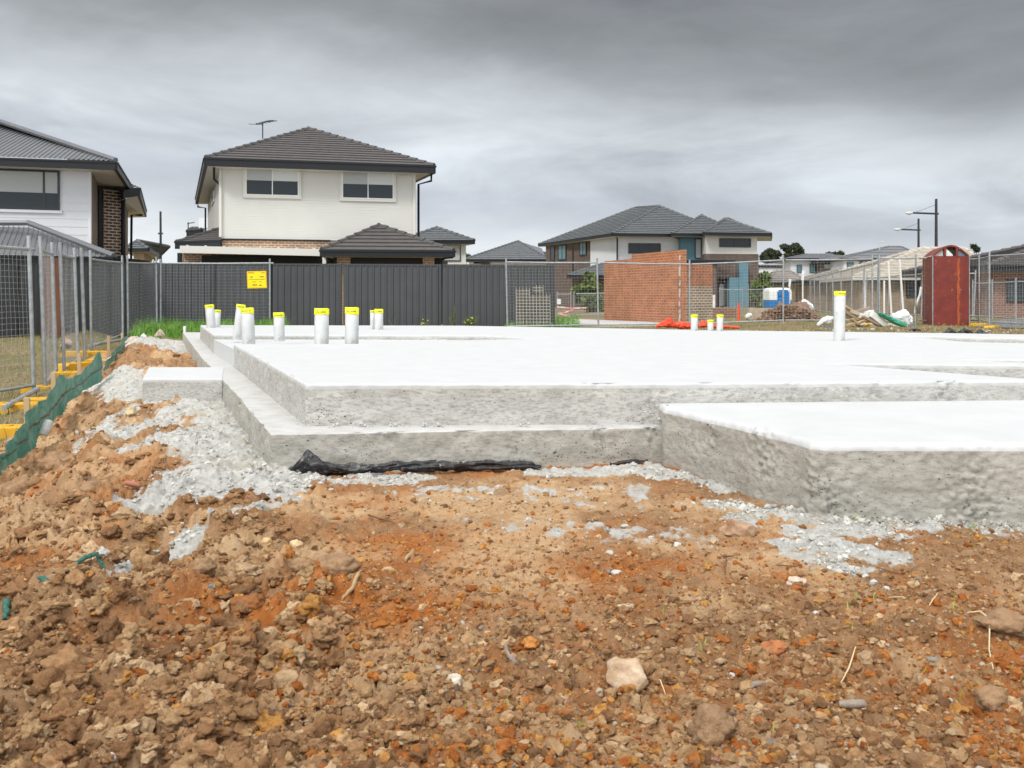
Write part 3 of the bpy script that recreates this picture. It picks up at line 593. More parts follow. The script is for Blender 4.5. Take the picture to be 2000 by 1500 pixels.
pz = .292
por = [s_(1297, 795, pz), s_(1440, 826, pz), s_(1560, 855, pz), s_(1583, 862.5, pz), s_(1612, 865, pz), s_(2000, 866, pz), s_(2700, 868, pz), (3.6, 4.6), (.70, 4.6)]
cast('porch', por, pz, -.06, .028, .006, [M['conc_top'], M['conc_low'], M['conc_low']], slab, rough_edge=.006, step=.009, vstep=.009, hot=[(*s_(1590, 864, pz), .12, .06), (*s_(1640, 866, pz), .03, .07), (*s_(1900, 866, pz), .04, .12), (*s_(1480, 838, pz), .22, .08), (*s_(1380, 815, pz), .20, .06)])
# ragged mortar lumps in the corner where porch and ledge meet and on the ledge
def lumps(name, pts, mt, parent, nn=40, s0=.004, s1=.02, spread=.04):
    mb = MB(); V0, F0 = ico(2)
    for p in pts:
        for k in range(nn):
            s = random.uniform(s0, s1) * random.random() ** .8; c = Vector(p) + Vector((random.gauss(0, spread), random.gauss(0, spread * .5), abs(random.gauss(0, spread * .35)) * .8)); sd = random.random() * 90
            b = len(mb.v)
            for v in V0:
                v = Vector(v); mb.v.append(tuple(c + v * s * (1 + .5 * mnoise.noise(v * 1.8 + Vector((sd, 0, 0))))))
            for f in F0: mb.f.append(tuple(int(b + i) for i in f)); mb.m.append(0)
    return mb.build(name, mt, parent, smooth=True, uv=False)
lp = [(s_(1268, 822, .19)[0] + .03, 4.26, .2 + .02 * k) for k in range(5)] + [(s_(px, 836, .19)[0], 4.24, .192) for px in (640, 700, 760, 830, 860, 1020, 1180)] + [(s_(620 - 14 * k, 830 - 12 * k, .19)[0] - .01, s_(600, 830 - 12 * k, .19)[1], .192) for k in range(7)]
lumps('mortar_crumbs', lp, M['conc_ledge'], slab, 16, .002, .009, .035)

# crumbs of mortar at the foot of the porch
lumps('spilt_mortar', [(X(px, d_), d_ - .01, .008) for px, d_ in [(1600 + 34 * k, 3.14 - .004 * k) for k in range(12)]], M['conc_low'], slab, 26, .002, .010, .035)
# ------------------------------------------------------------------ pipes standing in the slab
def pipe(px0, py0, px1, py1, wpx, label, z=ST, blank=False, d=None):
    """base px0,py0 - top px1,py1"""
    d = d or (CAMZ - z) * F / (py0 - HY); b = W(px0, py0, d); b.z = z - .02; t = W(px1, py1, d); r = wpx / F * d / 2
    th = thing('drain_pipe', label, 'pipe', (b.x, b.y, z), 'pipes standing up through the slab')
    mb = MB(); L_ = t - b; n = 24; rows = []
    ax = L_.normalized(); u = ax.cross(Vector((0, 1, 0))).normalized(); w = u.cross(ax)
    ring = lambda c, rr: [c + (u * math.cos(a) + w * math.sin(a)) * rr for a in [2 * math.pi * k / n for k in range(n)]]
    mb.grid([ring(b, r), ring(b + L_ * .5, r * .995), ring(t, r), ring(t, r * .93), ring(b + L_ * .6, r * .93)], close=True); mb.build('tube', M['pvc'], th, smooth=True)
    mb = MB(); h = random.uniform(.035, .05) * (r / .055); rr = r * 1.035
    sl_ = random.uniform(-.12, .12)
    lo = [p + ax * (sl_ * ((p - t).dot(u)) + .004 * math.sin(k * 1.3)) for k, p in enumerate(ring(t - ax * h, rr))]; hi_ = [p + ax * (.004 * math.sin(k * .9 + 1)) for k, p in enumerate(ring(t + ax * .004, rr))]
    mb.grid([lo, hi_, ring(t + ax * .006, r * .8), [t + ax * .002] * n], close=True)
    tp = mb.build('tape', M['tape'], th, smooth=True)
    mb = MB()
    for k in range(4):
        a = -1.2 - .35 * k + random.uniform(-.1, .1); c = t - ax * h * .5 + (u * math.cos(a) + w * math.sin(a)) * (rr + .002)
        tt = (u * -math.sin(a) + w * math.cos(a)); q = tt * .010; e = ax * random.uniform(.003, .006); mb.face([c - q - e, c + q - e, c + q + e, c - q + e])
    mb.build('print', M['tapeink'], tp)
    return th
G = 'pipe'
pipe(413, 640.5, 409, 596, 17, 'white pipe at the far left corner of the slab, tallest of the rear pair')
pipe(424, 638.5, 425.5, 606, 11.5, 'short thin white pipe half behind the pipe at the slab far left corner')
pipe(463, 659, 471, 596, 17.5, 'white pipe leaning to the right behind the thick pipe, left part of the slab')
pipe(486, 669.5, 482.5, 602.5, 25, 'thick white pipe standing in front of the leaning pipe')
pipe(546, 662.5, 544.5, 611.5, 20.5, 'short white pipe alone between the leaning pipe and the two thick middle pipes')
pipe(628, 671, 628.5, 603.5, 27.8, 'thick white pipe with green print on its yellow tape, left of the two middle pipes')
pipe(687, 670.5, 687.5, 601.5, 26.5, 'thick white pipe with tape hanging at its left, right of the two middle pipes')
pipe(728, 643, 727.5, 607, 9.5, 'narrow pipe tucked against the left side of a fatter one at the slab rear')
pipe(740, 643.8, 740, 604.5, 16.8, 'fatter pale pipe of the close rear pair near the charcoal fence')
pipe(1356, 646, 1356, 615.5, 13.7, 'slim white pipe before the foot of the red brick wall, left of three')
pipe(1387.5, 646.5, 1387.5, 625.5, 11.5, 'shortest white pipe, between two taller ones right of the brick wall')
pipe(1405.5, 646.5, 1406.5, 615.5, 12.8, 'slim white pipe right of the shortest pipe near the orange netting')
pipe(1639, 665.5, 1640.5, 570, 21.2, 'tallest white pipe standing alone on the right half of the slab')
# ------------------------------------------------------------------ black membrane
def membrane(name, label, pts, rad, seed):
    mb = MB(); n = 40; rows = []; P = []
    for i in range(len(pts) - 1):
        for k in range(26): P.append((Vector(pts[i]).lerp(Vector(pts[i + 1]), k / 26) + Vector((0, 0, .006 * mnoise.noise(Vector((i + k / 26, 3, seed)) * 2.2))), rad[i] + (rad[i + 1] - rad[i]) * k / 26))
    P.append((Vector(pts[-1]), rad[-1]))
    for i, (p, r) in enumerate(P):
        row = []
        for k in range(n):
            a = 2 * math.pi * k / n; u = Vector((math.cos(a) * .62, math.sin(a)))
            q = Vector((p.x * 9, u.x * 1.5, u.y * 1.5 + seed)); w_ = 1 + .60 * mnoise.noise(q) + .75 * (.25 - abs(mnoise.noise(q * 1.3))) + .55 * (.22 - abs(mnoise.noise(q * 2.7 + Vector((5, 0, 0))))) + .05 * mnoise.noise(q * 8)
            row.append((p.x + .01 * mnoise.noise(q * 3), p.y + u.x * r * w_, p.z + u.y * r * w_ * .85))
        rows.append(row)
    mb.grid(rows, close=True); mb.face(rows[0]); mb.face(rows[-1][::-1])
    o = mb.build(name, M['plastic_black'], smooth=True, uv=False); tag(o, label, 'plastic sheet')
    return o
yb = 3.985
def L0(px, py, d=yb): w = W(px, py, d); return (w.x, w.y, w.z)
membrane('plastic_membrane', 'crumpled black plastic membrane bunched against the front of the lower concrete step', [L0(540, 938), L0(575, 922), L0(600, 910), L0(625, 914), L0(655, 918), L0(700, 917), L0(730, 915), L0(780, 910, 4.0), L0(880, 909, 4.03), L0(990, 909, 4.07), L0(1040, 911, 4.09), L0(1056, 913, 4.10)], [.010, .034, .064, .044, .028, .032, .018, .026, .026, .023, .020, .008], 1.7)
membrane('plastic_membrane', 'short dark end of plastic membrane showing near the porch corner above the crumbs', [L0(1192, 907, 4.16), L0(1225, 906, 4.17), L0(1264, 902, 4.18)], [.014, .020, .012], 8.1)

# ------------------------------------------------------------------ rocks, sticks, straw, sprouts
def rock(name, px, py, wpx, hpx, col, col2, label, cat='rock', flatz=.55, seed=0, rz=0, sub=4, ang=.35, facet=True, smooth=True, z=0):
    d = (CAMZ - .0) * F / (py - HY); x, y = X(px, d), d; a = wpx / F * d / 2; hz_ = hpx / F * d / 2
    V0, F0 = ico(sub); mb = MB(); zc = gz1(x, y) + hz_ * .35 + z; ca, sa = math.cos(rz), math.sin(rz)
    pl = []; rr = random.Random(seed)
    for k in range(11):
        v = Vector((rr.gauss(0, 1), rr.gauss(0, 1), rr.gauss(0, 1))).normalized(); pl.append((v, rr.uniform(.62, .9)))
    for v in V0:
        v = Vector(v)
        if facet:
            for nn, dd in pl:
                t = v.dot(nn)
                if t > dd: v = v - nn * (t - dd) * .9
        s = 1 + ang * mnoise.noise(v * 1.4 + Vector((seed, 0, 0))) + ang * .4 * mnoise.noise(v * 4 + Vector((0, seed, 0))) + ang * (.15 if facet else .55) * mnoise.noise(v * 9) + (0 if facet else ang * .4 * abs(mnoise.noise(v * 18)))
        v = v * s; vx = v.x * a * ca - v.y * a * .8 * sa; vy = v.x * a * sa + v.y * a * .8 * ca; mb.v.append((x + vx, y + vy, zc + v.z * hz_ * 1.1 * (1 if flatz > .5 else .8)))
    for f in F0: mb.f.append(tuple(int(i) for i in f)); mb.m.append(0)
    m = mat(name + '_stone', col, col2, .9, 28, .9, 110, dist=.004 if facet else .009, lo=.4, hi=.6)
    o = mb.build(name, m, smooth=smooth, uv=False); tag(o, label, cat); return o
rock('sandstone_rock', 1227, 1350, 96, 70, (.60, .46, .32), (.45, .30, .18), 'largest rock, pale flat-faced sandstone slab in the near soil', seed=3, rz=-.5, ang=.22)
rock('pale_rock', 889, 1352, 44, 38, (.62, .56, .46), (.34, .23, .14), 'two toned cream and brown stone left of the largest sandstone rock', seed=5)
rock('brown_rock', 1441, 1054, 64, 42, (.42, .28, .18), (.30, .17, .09), 'rounded brown rock ringed by cement in front of the porch', seed=8)
rock('orange_rock', 1513, 1284, 58, 28, (.42, .16, .055), (.30, .10, .035), 'long rusty red rock tilted in the right foreground soil', seed=11, rz=-.4)
rock('orange_rock', 1037, 1293, 32, 24, (.52, .22, .05), (.42, .17, .04), 'small bright ochre stone beside the grey wood splinter', seed=13)
rock('cream_rock', 578, 1072, 30, 22, (.66, .50, .30), (.60, .42, .22), 'cream angular stone topmost of the yellowish cluster left of centre', seed=15)
rock('cream_rock', 521, 1083, 22, 20, (.62, .48, .28), (.55, .30, .10), 'small cream and ochre chip just left of the yellowish cluster', seed=16)
rock('cream_rock', 1221, 1208, 34, 22, (.52, .42, .28), (.46, .36, .24), 'pale tan stone near the right centre above the sandstone slab', seed=18)
rock('cream_rock', 1556, 1157, 38, 18, (.64, .52, .42), (.5, .36, .25), 'flat cream stone below the cement patch on the right', seed=19)
rock('grey_rock', 1822, 1308, 22, 16, (.28, .25, .20), (.22, .20, .16), 'smooth grey green pebble in the right foreground', seed=21)
rock('soil_lump', 1390, 1452, 76, 66, (.37, .225, .118), (.27, .155, .078), 'biggest earth lump near the bottom edge right of the sandstone slab', 'clod', seed=23, facet=False)
rock('soil_lump', 1938, 1395, 58, 50, (.37, .225, .118), (.27, .155, .078), 'rounded brown earth lump at the right edge of the foreground', 'clod', seed=25, facet=False)
rock('soil_lump', 660, 1146, 84, 40, (.37, .225, .118), (.27, .155, .078), 'broad tan earth lump beside the curved strip of bark', 'clod', seed=27, facet=False)
rock('soil_lump', 590, 1148, 40, 30, (.37, .225, .118), (.27, .155, .078), 'pinkish grey earth lump left of the broad tan lump', 'clod', seed=28, facet=False)
rock('soil_lump', 395, 1158, 56, 34, (.37, .225, .118), (.27, .155, .078), 'pale topped earth lump on the ridge at the left', 'clod', seed=29, facet=False)
rock('soil_lump', 1960, 1265, 100, 40, (.37, .225, .118), (.27, .155, .078), 'greyish dried lump at the right edge beside the pale roots', 'clod', seed=31, facet=False)
rock('rust_lump', 487, 1196, 62, 38, (.33, .13, .035), (.26, .10, .03), 'bright rust coloured crumbly lump left of centre', 'clod', seed=33, facet=False)
rock('soil_lump', 115, 892, 70, 40, (.37, .225, .118), (.27, .155, .078), 'rounded brown lump under the end of the green silt cloth', 'clod', seed=35, facet=False)
rock('soil_lump', 40, 915, 66, 56, (.37, .225, .118), (.27, .155, .078), 'dark earth lump at the left edge below the silt cloth', 'clod', seed=36, facet=False)
rock('soil_lump', 175, 960, 60, 40, (.37, .225, .118), (.27, .155, .078), 'brown earth lump between silt cloth and spilt cement', 'clod', seed=37, facet=False)
rock('pale_rock', 160, 785, 30, 22, (.50, .40, .28), (.40, .30, .2), 'pale blocky stone on the spoil right of the silt cloth', seed=38)
rock('pale_rock', 257, 822, 22, 18, (.58, .46, .28), (.48, .36, .2), 'yellowish round stone in a brown hollow left of the ledge', seed=39)
for i, (px, py, w_, h_, lb) in enumerate([(1690, 1140, 16, 10, 'small grey concrete flake nearest the stick right of centre'), (1706, 1150, 18, 14, 'upright grey concrete flake below the cement patch'), (1732, 1166, 16, 10, 'lone grey concrete flake lowest of its cluster'), (1640, 1128, 20, 10, 'flat concrete flake at the tip of the cement patch'), (1813, 1160, 18, 10, 'grey flake lying apart on the right'), (1204, 1130, 26, 12, 'grey double concrete chip in the centre soil'), (765, 1152, 18, 8, 'white chip right of the bark strip'), (1430, 1338, 15, 11, 'white square chip right of the sandstone slab'), (1593, 1220, 18, 9, 'white chip on top of an orange stone')]):
    rock('concrete_chip', px, py, w_, h_, (.52, .51, .48), (.44, .43, .40), lb, 'chip', seed=50 + i, sub=2, smooth=False)
def stick(name, pts, r, m, label, cat='stick', n=6):
    P = []
    for px, py, *e in pts:
        d = CAMZ * F / (py - HY); x, y = X(px, d), d; P.append(Vector((x, y, gz1(x, y) + r * 1.2 + (e[0] if e else .004))))
    zm = max(p.z for p in P) if len(P) == 2 else None
    Q = [];
    for i in range(len(P) - 1):
        for k in range(5): Q.append(P[i].lerp(P[i + 1], k / 5) + Vector((random.gauss(0, r * .3), 0, 0)))
    Q.append(P[-1]); mb = MB(); m_ = len(Q); mb.tube(Q, [r * (.55 + .45 * math.sin(math.pi * (i + .6) / (m_ + .2))) for i in range(m_)], n)
    o = mb.build(name, m, smooth=True, uv=False); tag(o, label, cat); return o
M['straw'] = mat('dry_straw', (.62, .47, .27), rough=.8); M['twig'] = mat('brown_twig', (.20, .09, .04), (.13, .06, .03), .9, 20); M['greywood'] = mat('grey_splinter', (.34, .28, .22), (.25, .2, .16), .9, 30, .5, 80)
M['bark'] = mat('pale_bark', (.48, .33, .17), (.36, .24, .12), .9, 40, .5, 90)
stick('bark_strip', [(704, 1150), (700, 1165), (688, 1180), (668, 1196)], .006, M['bark'], 'curved pale strip of bark on the tan earth lump')
stick('wood_splinter', [(808, 1092), (792, 1112)], .007, M['bark'], 'short pale wood chip above the bark strip')
stick('wood_splinter', [(984, 1300), (996, 1318), (1010, 1334)], .006, M['greywood'], 'grey pointed wood splinter left of the ochre stone')
stick('wood_splinter', [(1472, 1372), (1500, 1356)], .008, M['greywood'], 'stubby grey wood piece in the right foreground')
stick('wood_splinter', [(1640, 1398), (1690, 1404)], .009, M['greywood'], 'fat grey wood piece lying level low in the right foreground')
stick('dry_straw', [(1642, 1349, .004), (1658, 1328, .012), (1671, 1303, .02)], .0018, M['straw'], 'pale straw standing diagonally right of the rusty red rock', 'straw')
stick('dry_straw', [(1814, 1226, .002), (1822, 1208, .012), (1832, 1192, .02)], .0018, M['straw'], 'pale straw upright on the right below the flakes', 'straw')
stick('dry_root', [(1888, 1262, .01), (1915, 1258, .02), (1933, 1268, .02), (1932, 1300, .01), (1940, 1328, .004)], .0018, M['straw'], 'thin pale root arching beside the greyish lump at right', 'root')
stick('dry_straw', [(1735, 1187), (1766, 1184)], .0014, M['straw'], 'short straw lying level at the right', 'straw')
stick('dry_straw', [(1278, 1350, .002), (1290, 1365, .01), (1300, 1380)], .0013, M['straw'], 'fine curled straw just right of the sandstone slab', 'straw')
stick('brown_twig', [(1410, 1102), (1434, 1098)], .0028, M['twig'], 'brown twig lying level over an upright one', 'twig')
stick('brown_twig', [(1418, 1104), (1416, 1134)], .0025, M['twig'], 'brown twig pointing toward the camera under the level one', 'twig')
stick('brown_twig', [(1515, 1112), (1556, 1120)], .0022, M['twig'], 'dark twig left of the cement patch tip', 'twig')
stick('brown_twig', [(1672, 1128), (1700, 1140)], .0025, M['twig'], 'dark twig against the concrete flakes', 'twig')
stick('brown_twig', [(1714, 1122), (1764, 1135)], .0022, M['twig'], 'long thin dark twig right of the flakes', 'twig')
stick('brown_twig', [(718, 1014), (768, 1024)], .003, M['twig'], 'brown twig in the soil left of centre near the step', 'twig')
stick('rusty_strip', [(243, 968), (272, 966)], .012, mat('rusty_pink', (.40, .16, .10), rough=.8), 'reddish flat strip sticking out beyond the cement edge at left', 'strip')
M['netting'] = mat('green_netting_weave', (.02, .12, .08), (.08, .24, .18), .7, 160, 1.0, 200, dist=.01)
stick('green_netting', [(137, 1152, .0), (146, 1137, .012), (165, 1128, .018), (188, 1126, .02), (205, 1128, .01)], .007, M['netting'], 'twisted green netting half buried in front left soil', 'netting', 10)
stick('green_netting', [(4, 1174, .01), (14, 1186, .015), (16, 1202, .01), (10, 1216, .0)], .009, M['netting'], 'loop of green netting at the left edge of the soil', 'netting', 10)
stick('green_netting', [(80, 1158, .0), (96, 1164, .004)], .008, M['netting'], 'tiny tuft of green netting between the two longer pieces', 'netting', 10)
def blades(name, label, P, h, wd, m, lean=.5, seg=3, cat='grass', kind='stuff'):
    n = len(P); ang = RNG.uniform(0, 6.283, n); ln = RNG.uniform(.1, lean, n); V = []; 
    ux, uy = np.cos(ang), np.sin(ang); vx, vy = -uy, ux
    rows = []
    for k in range(seg + 1):
        t = k / seg; off = h * ln * t * t; z = h * (t - .35 * ln * t * t); w = wd * (1 - t) ** .7 * .5
        cx = P[:, 0] + ux * off; cy = P[:, 1] + uy * off; cz = P[:, 2] + z
        rows.append(np.stack([np.stack([cx - vx * w, cy - vy * w, cz], -1), np.stack([cx + vx * w, cy + vy * w, cz], -1)], 1))
    V = np.stack(rows, 1).reshape(-1, 3); nv = (seg + 1) * 2; base = (np.arange(n) * nv)[:, None, None]
    Fq = np.array([[2 * k, 2 * k + 1, 2 * k + 3, 2 * k + 2] for k in range(seg)])[None] + base; Fq = Fq.reshape(-1, 4)
    me = bpy.data.meshes.new(name); me.vertices.add(len(V)); me.vertices.foreach_set('co', V.ravel()); me.loops.add(Fq.size); me.loops.foreach_set('vertex_index', Fq.ravel().astype(np.int32)); me.polygons.add(len(Fq))
    me.polygons.foreach_set('loop_start', np.arange(0, Fq.size, 4, dtype=np.int32)); me.update(calc_edges=True)
    tint = np.repeat(RNG.uniform(.65, 1.25, n), nv); a = me.attributes.new('tint', 'FLOAT_COLOR', 'POINT'); a.data.foreach_set('color', np.stack([tint, tint, tint, np.ones_like(tint)], -1).astype(np.float32).ravel())
    me.materials.append(m); o = bpy.data.objects.new(name, me); link(o); tag(o, label, cat, kind=kind); return o
M['grass_lush'] = mat('lush_grass', (.10, .25, .018), (.15, .31, .03), .6, 5, attr='tint'); M['grass_dry'] = mat('dry_grass', (.36, .29, .12), (.20, .22, .06), .8, 1.2, attr='tint', lo=.42, hi=.58); M['sprout'] = mat('green_sprout', (.30, .45, .04), rough=.6, c2=(.25, .40, .04), attr='tint')
def grassy():
    n = 15000; px = RNG.uniform(255, 560, n); d = RNG.uniform(17.5, 25.6, n); x = X(px, d); k = (RNG.random(n) < .9); x, d = x[k], d[k]
    hh = (.14 + .36 * RNG.random(len(x))) * sst(16.5, 22, d) * (1 + .5 * fbm(x * .8, d * .8, 5, 3)); blades('lush_grass', 'lush bright green grass along the foot of the charcoal fence', np.stack([x, d, zmac(x, d)], -1), hh, .016, M['grass_lush'], .9)
    n = 26000; u = RNG.random(n); d = 6 + 19 * u ** .8; q = RNG.uniform(1.6, 9, n); x = LEX + LES * (d - LEY) - q; k = (x / d > -.66); x, d = x[k], d[k]
    dn = fbm(x * 1.2, d * 1.2, 55, 3); k = RNG.random(len(x)) < .55 + dn; x, d, dn = x[k], d[k], dn[k]; hh = (.03 + .10 * RNG.random(len(x)) ** 2) * (1 + dn)
    blades('dry_grass', 'sparse yellowing grass over the dirt behind the mesh fence at left', np.stack([x, d, zmac(x, d)], -1), hh, .010, M['grass_dry'], .9)
    n = 6000; px = RNG.uniform(1150, 2080, n); d = RNG.uniform(19.0, 34, n); x = X(px, d); hh = .03 + .10 * RNG.random(n) ** 2
    blades('dry_grass', 'thin yellow green grass on the rough strip beyond the slab at right', np.stack([x, d, zmac(x, d)], -1), hh, .018, M['grass_dry'], .9)
    n = 4000; px = RNG.uniform(985, 1130, n); d = RNG.uniform(25, 36, n); x = X(px, d); blades('lush_grass', 'green grass by the gap at the end of the charcoal fence', np.stack([x, d, zmac(x, d)], -1), .1 + .22 * RNG.random(n), .02, M['grass_lush'], .9)
    pts = [(1655, 1215), (1672, 1198), (1863, 1210), (1866, 1230), (1705, 1190), (1372, 1285), (1803, 1328), (1725, 1465), (1735, 1478), (1876, 1378), (1380, 1110), (1290, 1215), (458, 1278), (990, 1402), (910, 1412), (1905, 1082), (1672, 1030), (1900, 1035), (1895, 1040), (1130, 1445), (1510, 1455), (318, 1492), (1525, 1270), (1660, 1265)]
    P = []
    for a, b in pts:
        for k in range(3): x, y = g0(a + random.gauss(0, 3), b + random.gauss(0, 3)); P.append((x, y, gz1(x, y)))
    P = np.array(P); blades('green_sprouts', 'tiny bright green grass sprouts dotted over the foreground soil', P, RNG.uniform(.012, .034, len(P)), .0028, M['sprout'], .8)
grassy()

# ------------------------------------------------------------------ mesh site fences
def panel(a, b, ha, hb, label, group='mesh site fence panels', lean=(0, 0), sag=.01, foot=.12, sp=.075, dens_=1.0, wr=.0017, clamp=True, ext=.12, posts=(1, 1), pr=.026, name='mesh_fence', sp_v=None):
    """a,b: ground points (x,y,z) of the two end posts; ha,hb heights of the top rail"""
    a = Vector(a); b = Vector(b); up = Vector((lean[0], lean[1], 1)); th = thing(name, label, 'fence', ((a + b) / 2), group)
    for p, h, on__ in ((a, ha, posts[0]), (b, hb, posts[1])):
        if not on__: continue
        mb = MB(); mb.tube([p, p + up * h * .5, p + up * (h + ext)], pr, 8); mb.build('post', M['galv'], th, smooth=True)
    ta, tb = a + up * ha, b + up * hb
    mb = MB(); mb.tube([ta, ta.lerp(tb, .5) - Vector((0, 0, sag)), tb], pr * .85, 8); mb.build('top_rail', M['galv'], th, smooth=True)
    ba, bb = a + up * foot, b + up * foot
    mb = MB(); mb.tube([ba, bb], pr * .75, 8); mb.build('bottom_rail', M['galv'], th, smooth=True)
    mb = MB(); Lh = (b - a).length; n = max(3, int(Lh / (sp_v or sp))); sd = random.random() * 50; nrm = (b - a).cross(Vector((0, 0, 1))).normalized()
    def pt(u, v):
        p = ba.lerp(bb, u).lerp(ta.lerp(tb, u), v); return p + nrm * (.02 * mnoise.noise(Vector((u * 3 + sd, v * 3, 0)))) + Vector((0, 0, .012 * mnoise.noise(Vector((u * 5, v * 5, sd)))))
    for i in range(1, n): mb.tube([pt(i / n, v / 4) for v in range(5)], wr, 3, cap=False)
    m = max(3, int(ha / sp))
    for j in range(1, m): mb.tube([pt(v / 5, j / m) for v in range(6)], wr, 3, cap=False)
    mb.build('wire_mesh', M['wire'], th, uv=False)
    if clamp:
        mb = MB(); mb.tube([tb - (b - a).normalized() * .03, tb + (b - a).normalized() * .10], .022, 8); mb.build('clamp', M['galv'], th, smooth=True)
    return th
def foot(x, y, z, rz, label):
    mb = MB(); c, s = math.cos(rz), math.sin(rz)
    def P(u, v, w): return (x + u * c - v * s, y + u * s + v * c, z + w)
    n = 8; prof = [(-.25, 0), (-.235, .10), (-.20, .125), (.20, .125), (.235, .10), (.25, 0)]
    rows = [[P(u, -.11, w) for u, w in prof], [P(u * .97, -.10, w * 1.03) for u, w in prof], [P(u * .97, .10, w * 1.03) for u, w in prof], [P(u, .11, w) for u, w in prof]]
    mb.grid(rows); mb.face(rows[0][::-1]); mb.face(rows[3])
    for u in (-.12, 0, .12): mb.tube([P(u, 0, .124), P(u, 0, .14)], .03, 10)
    mb.box(P(-.16, -.113, .045), (.10, .012, .06), rz)
    o = mb.build('fence_foot', M['foot']); tag(o, label, 'fence foot', 'yellow plastic fence feet'); return o
LP = [(-30, 9.6, 870, 470), (80, 11.3, 770, 487), (118, 13.1, 736, 496), (160, 14.9, 715, 504), (172, 17.0, 690, 506), (245, 21.0, 662, 513), (311, 24.5, 640, 514)]
lw = []
for px, d, yb_, yt in LP: lw.append((Vector((X(px, d), d, Z(yb_, d))), (yb_ - yt) / F * d))
lw[0] = (Vector((-6.3, 9.3, -.45)), 1.86)
labs = ['nearest mesh fence panel cut by the left edge of the photo', 'narrow looking mesh panel just behind the first double post', 'mesh panel between the second and third double posts on the left', 'thin sliver of mesh panel between the third and fourth double posts', 'wide mesh panel in front of the dark side fence on the left', 'mesh panel meeting the rear run at the grassy corner']
for i in range(6):
    (a, ha), (b, hb) = lw[i], lw[i + 1]; dr = (b - a).normalized() * .05
    panel(a + dr + Vector((.05, 0, 0)), b - dr - Vector((.05, 0, 0)), ha, hb, labs[i], ext=.17, lean=(-.035 if i < 4 else -.01, 0), wr=.0017 - .0001 * i)
bk = lambda px, yb_, d=24.6: Vector((X(px, d), d, Z(yb_, d)))
p0, p1 = bk(314, 644, 24.6), bk(527, 646, 24.6); H0 = (644 - 514) / F * 24.6
panel(p0, p1, H0, (646 - 514) / F * 24.6, 'rear mesh panel carrying the yellow sign before the charcoal fence', wr=.0019, sp=.088)
bks = [(989, 646, 512, -.02), (1171, 643, 513, 0), (1349, 641, 516, 0), (1532, 634, 508, 0), (1706, 634, 506, 0)]
bl = ['rear mesh panel over the end of the charcoal fence', 'rear mesh panel in front of the red brick wall', 'rear mesh panel between brick wall and dirt heap', 'rear mesh panel behind the tall lone pipe and timber pile']
for i in range(4):
    a, b = bks[i], bks[i + 1]; d = 24.6
    panel(bk(a[0], a[1]) + Vector((.03, 0, 0)), bk(b[0], b[1]) - Vector((.03, 0, 0)), (a[1] - a[2]) / F * d, (b[1] - b[2]) / F * d, bl[i], sp=.088, wr=.0019, lean=(a[3], 0), posts=(i == 0, 1), clamp=False)
# dusty trellis mesh leaning on the charcoal fence
mb = MB(); d = 25.6
cols = {0: 561, 1: 561, 2: 561, 3: 561, 4: 562, 5: 575, 6: 557, 7: 557, 8: 557, 9: 574, 10: 574}
for i in range(11): px = 1008 + i * 6.6; mb.wire(W(px, cols[i], d), W(px + .8, 637, d), .008)
for j in range(13): py = 559 + j * 6.2; x0 = 1008; x1 = 1074 if j > 2 else (1062 if j < 2 else 1034); 
for j in range(13):
    py = 562 + j * 6.1
    if j < 2: mb.wire(W(1040, py, d), W(1060, py, d), .008)
    if j >= 1: mb.wire(W(1007, py, d), W(1074 if j > 2 else 1034, py, d), .008)
tr = mb.build('wire_trellis', M['wire_tan'], uv=False); tag(tr, 'tan dusty steel mesh sheet with a ragged top leaning on the charcoal fence', 'mesh')
# sign
d = 24.56; sg = thing('warning_sign', 'square yellow warning sign wired to the rear mesh panel', 'sign', W(501, 546, d))
c = [W(482, 530, d), W(520, 529, d), W(521.5, 562.5, d), W(483, 563.5, d)]
def inset(c, t, dy): m = sum(c, Vector()) / 4; return [p.lerp(m, t) + Vector((0, dy, 0)) for p in c]
mb = MB(); mb.face(c[::-1]); mb.face([p + Vector((0, .006, 0)) for p in c]); mb.grid([[p for p in c], [p + Vector((0, .006, 0)) for p in c]], close=True); mb.build('board', M['signedge'], sg)
mb = MB(); mb.face(inset(c, .10, -.004)[::-1]); mb.build('face', M['sign'], sg)
mb = MB()
for x0, x1, y, t in ((488, 494, 541, 1.6), (507, 515, 540.5, 1.6), (486, 517.5, 545.3, .7), (493, 502, 556.5, 1.6), (506, 511, 557, 1.6), (492, 500, 550.5, .6), (505, 512, 550.5, .6)):
    mb.face([W(x0, y + t / 2, d - .008), W(x1, y + t / 2, d - .008), W(x1, y - t / 2, d - .008), W(x0, y - t / 2, d - .008)])
mb.build('print', M['ink'], sg)
mb = MB()
for x0, x1, y, t in ((484.5, 496, 532.7, 1.8), (510.5, 517, 532.7, 1.8)): mb.face([W(x0, y + t / 2, d - .009), W(x1, y + t / 2, d - .009), W(x1, y - t / 2, d - .009), W(x0, y - t / 2, d - .009)])
mb.build('print', M['inkred'], sg)
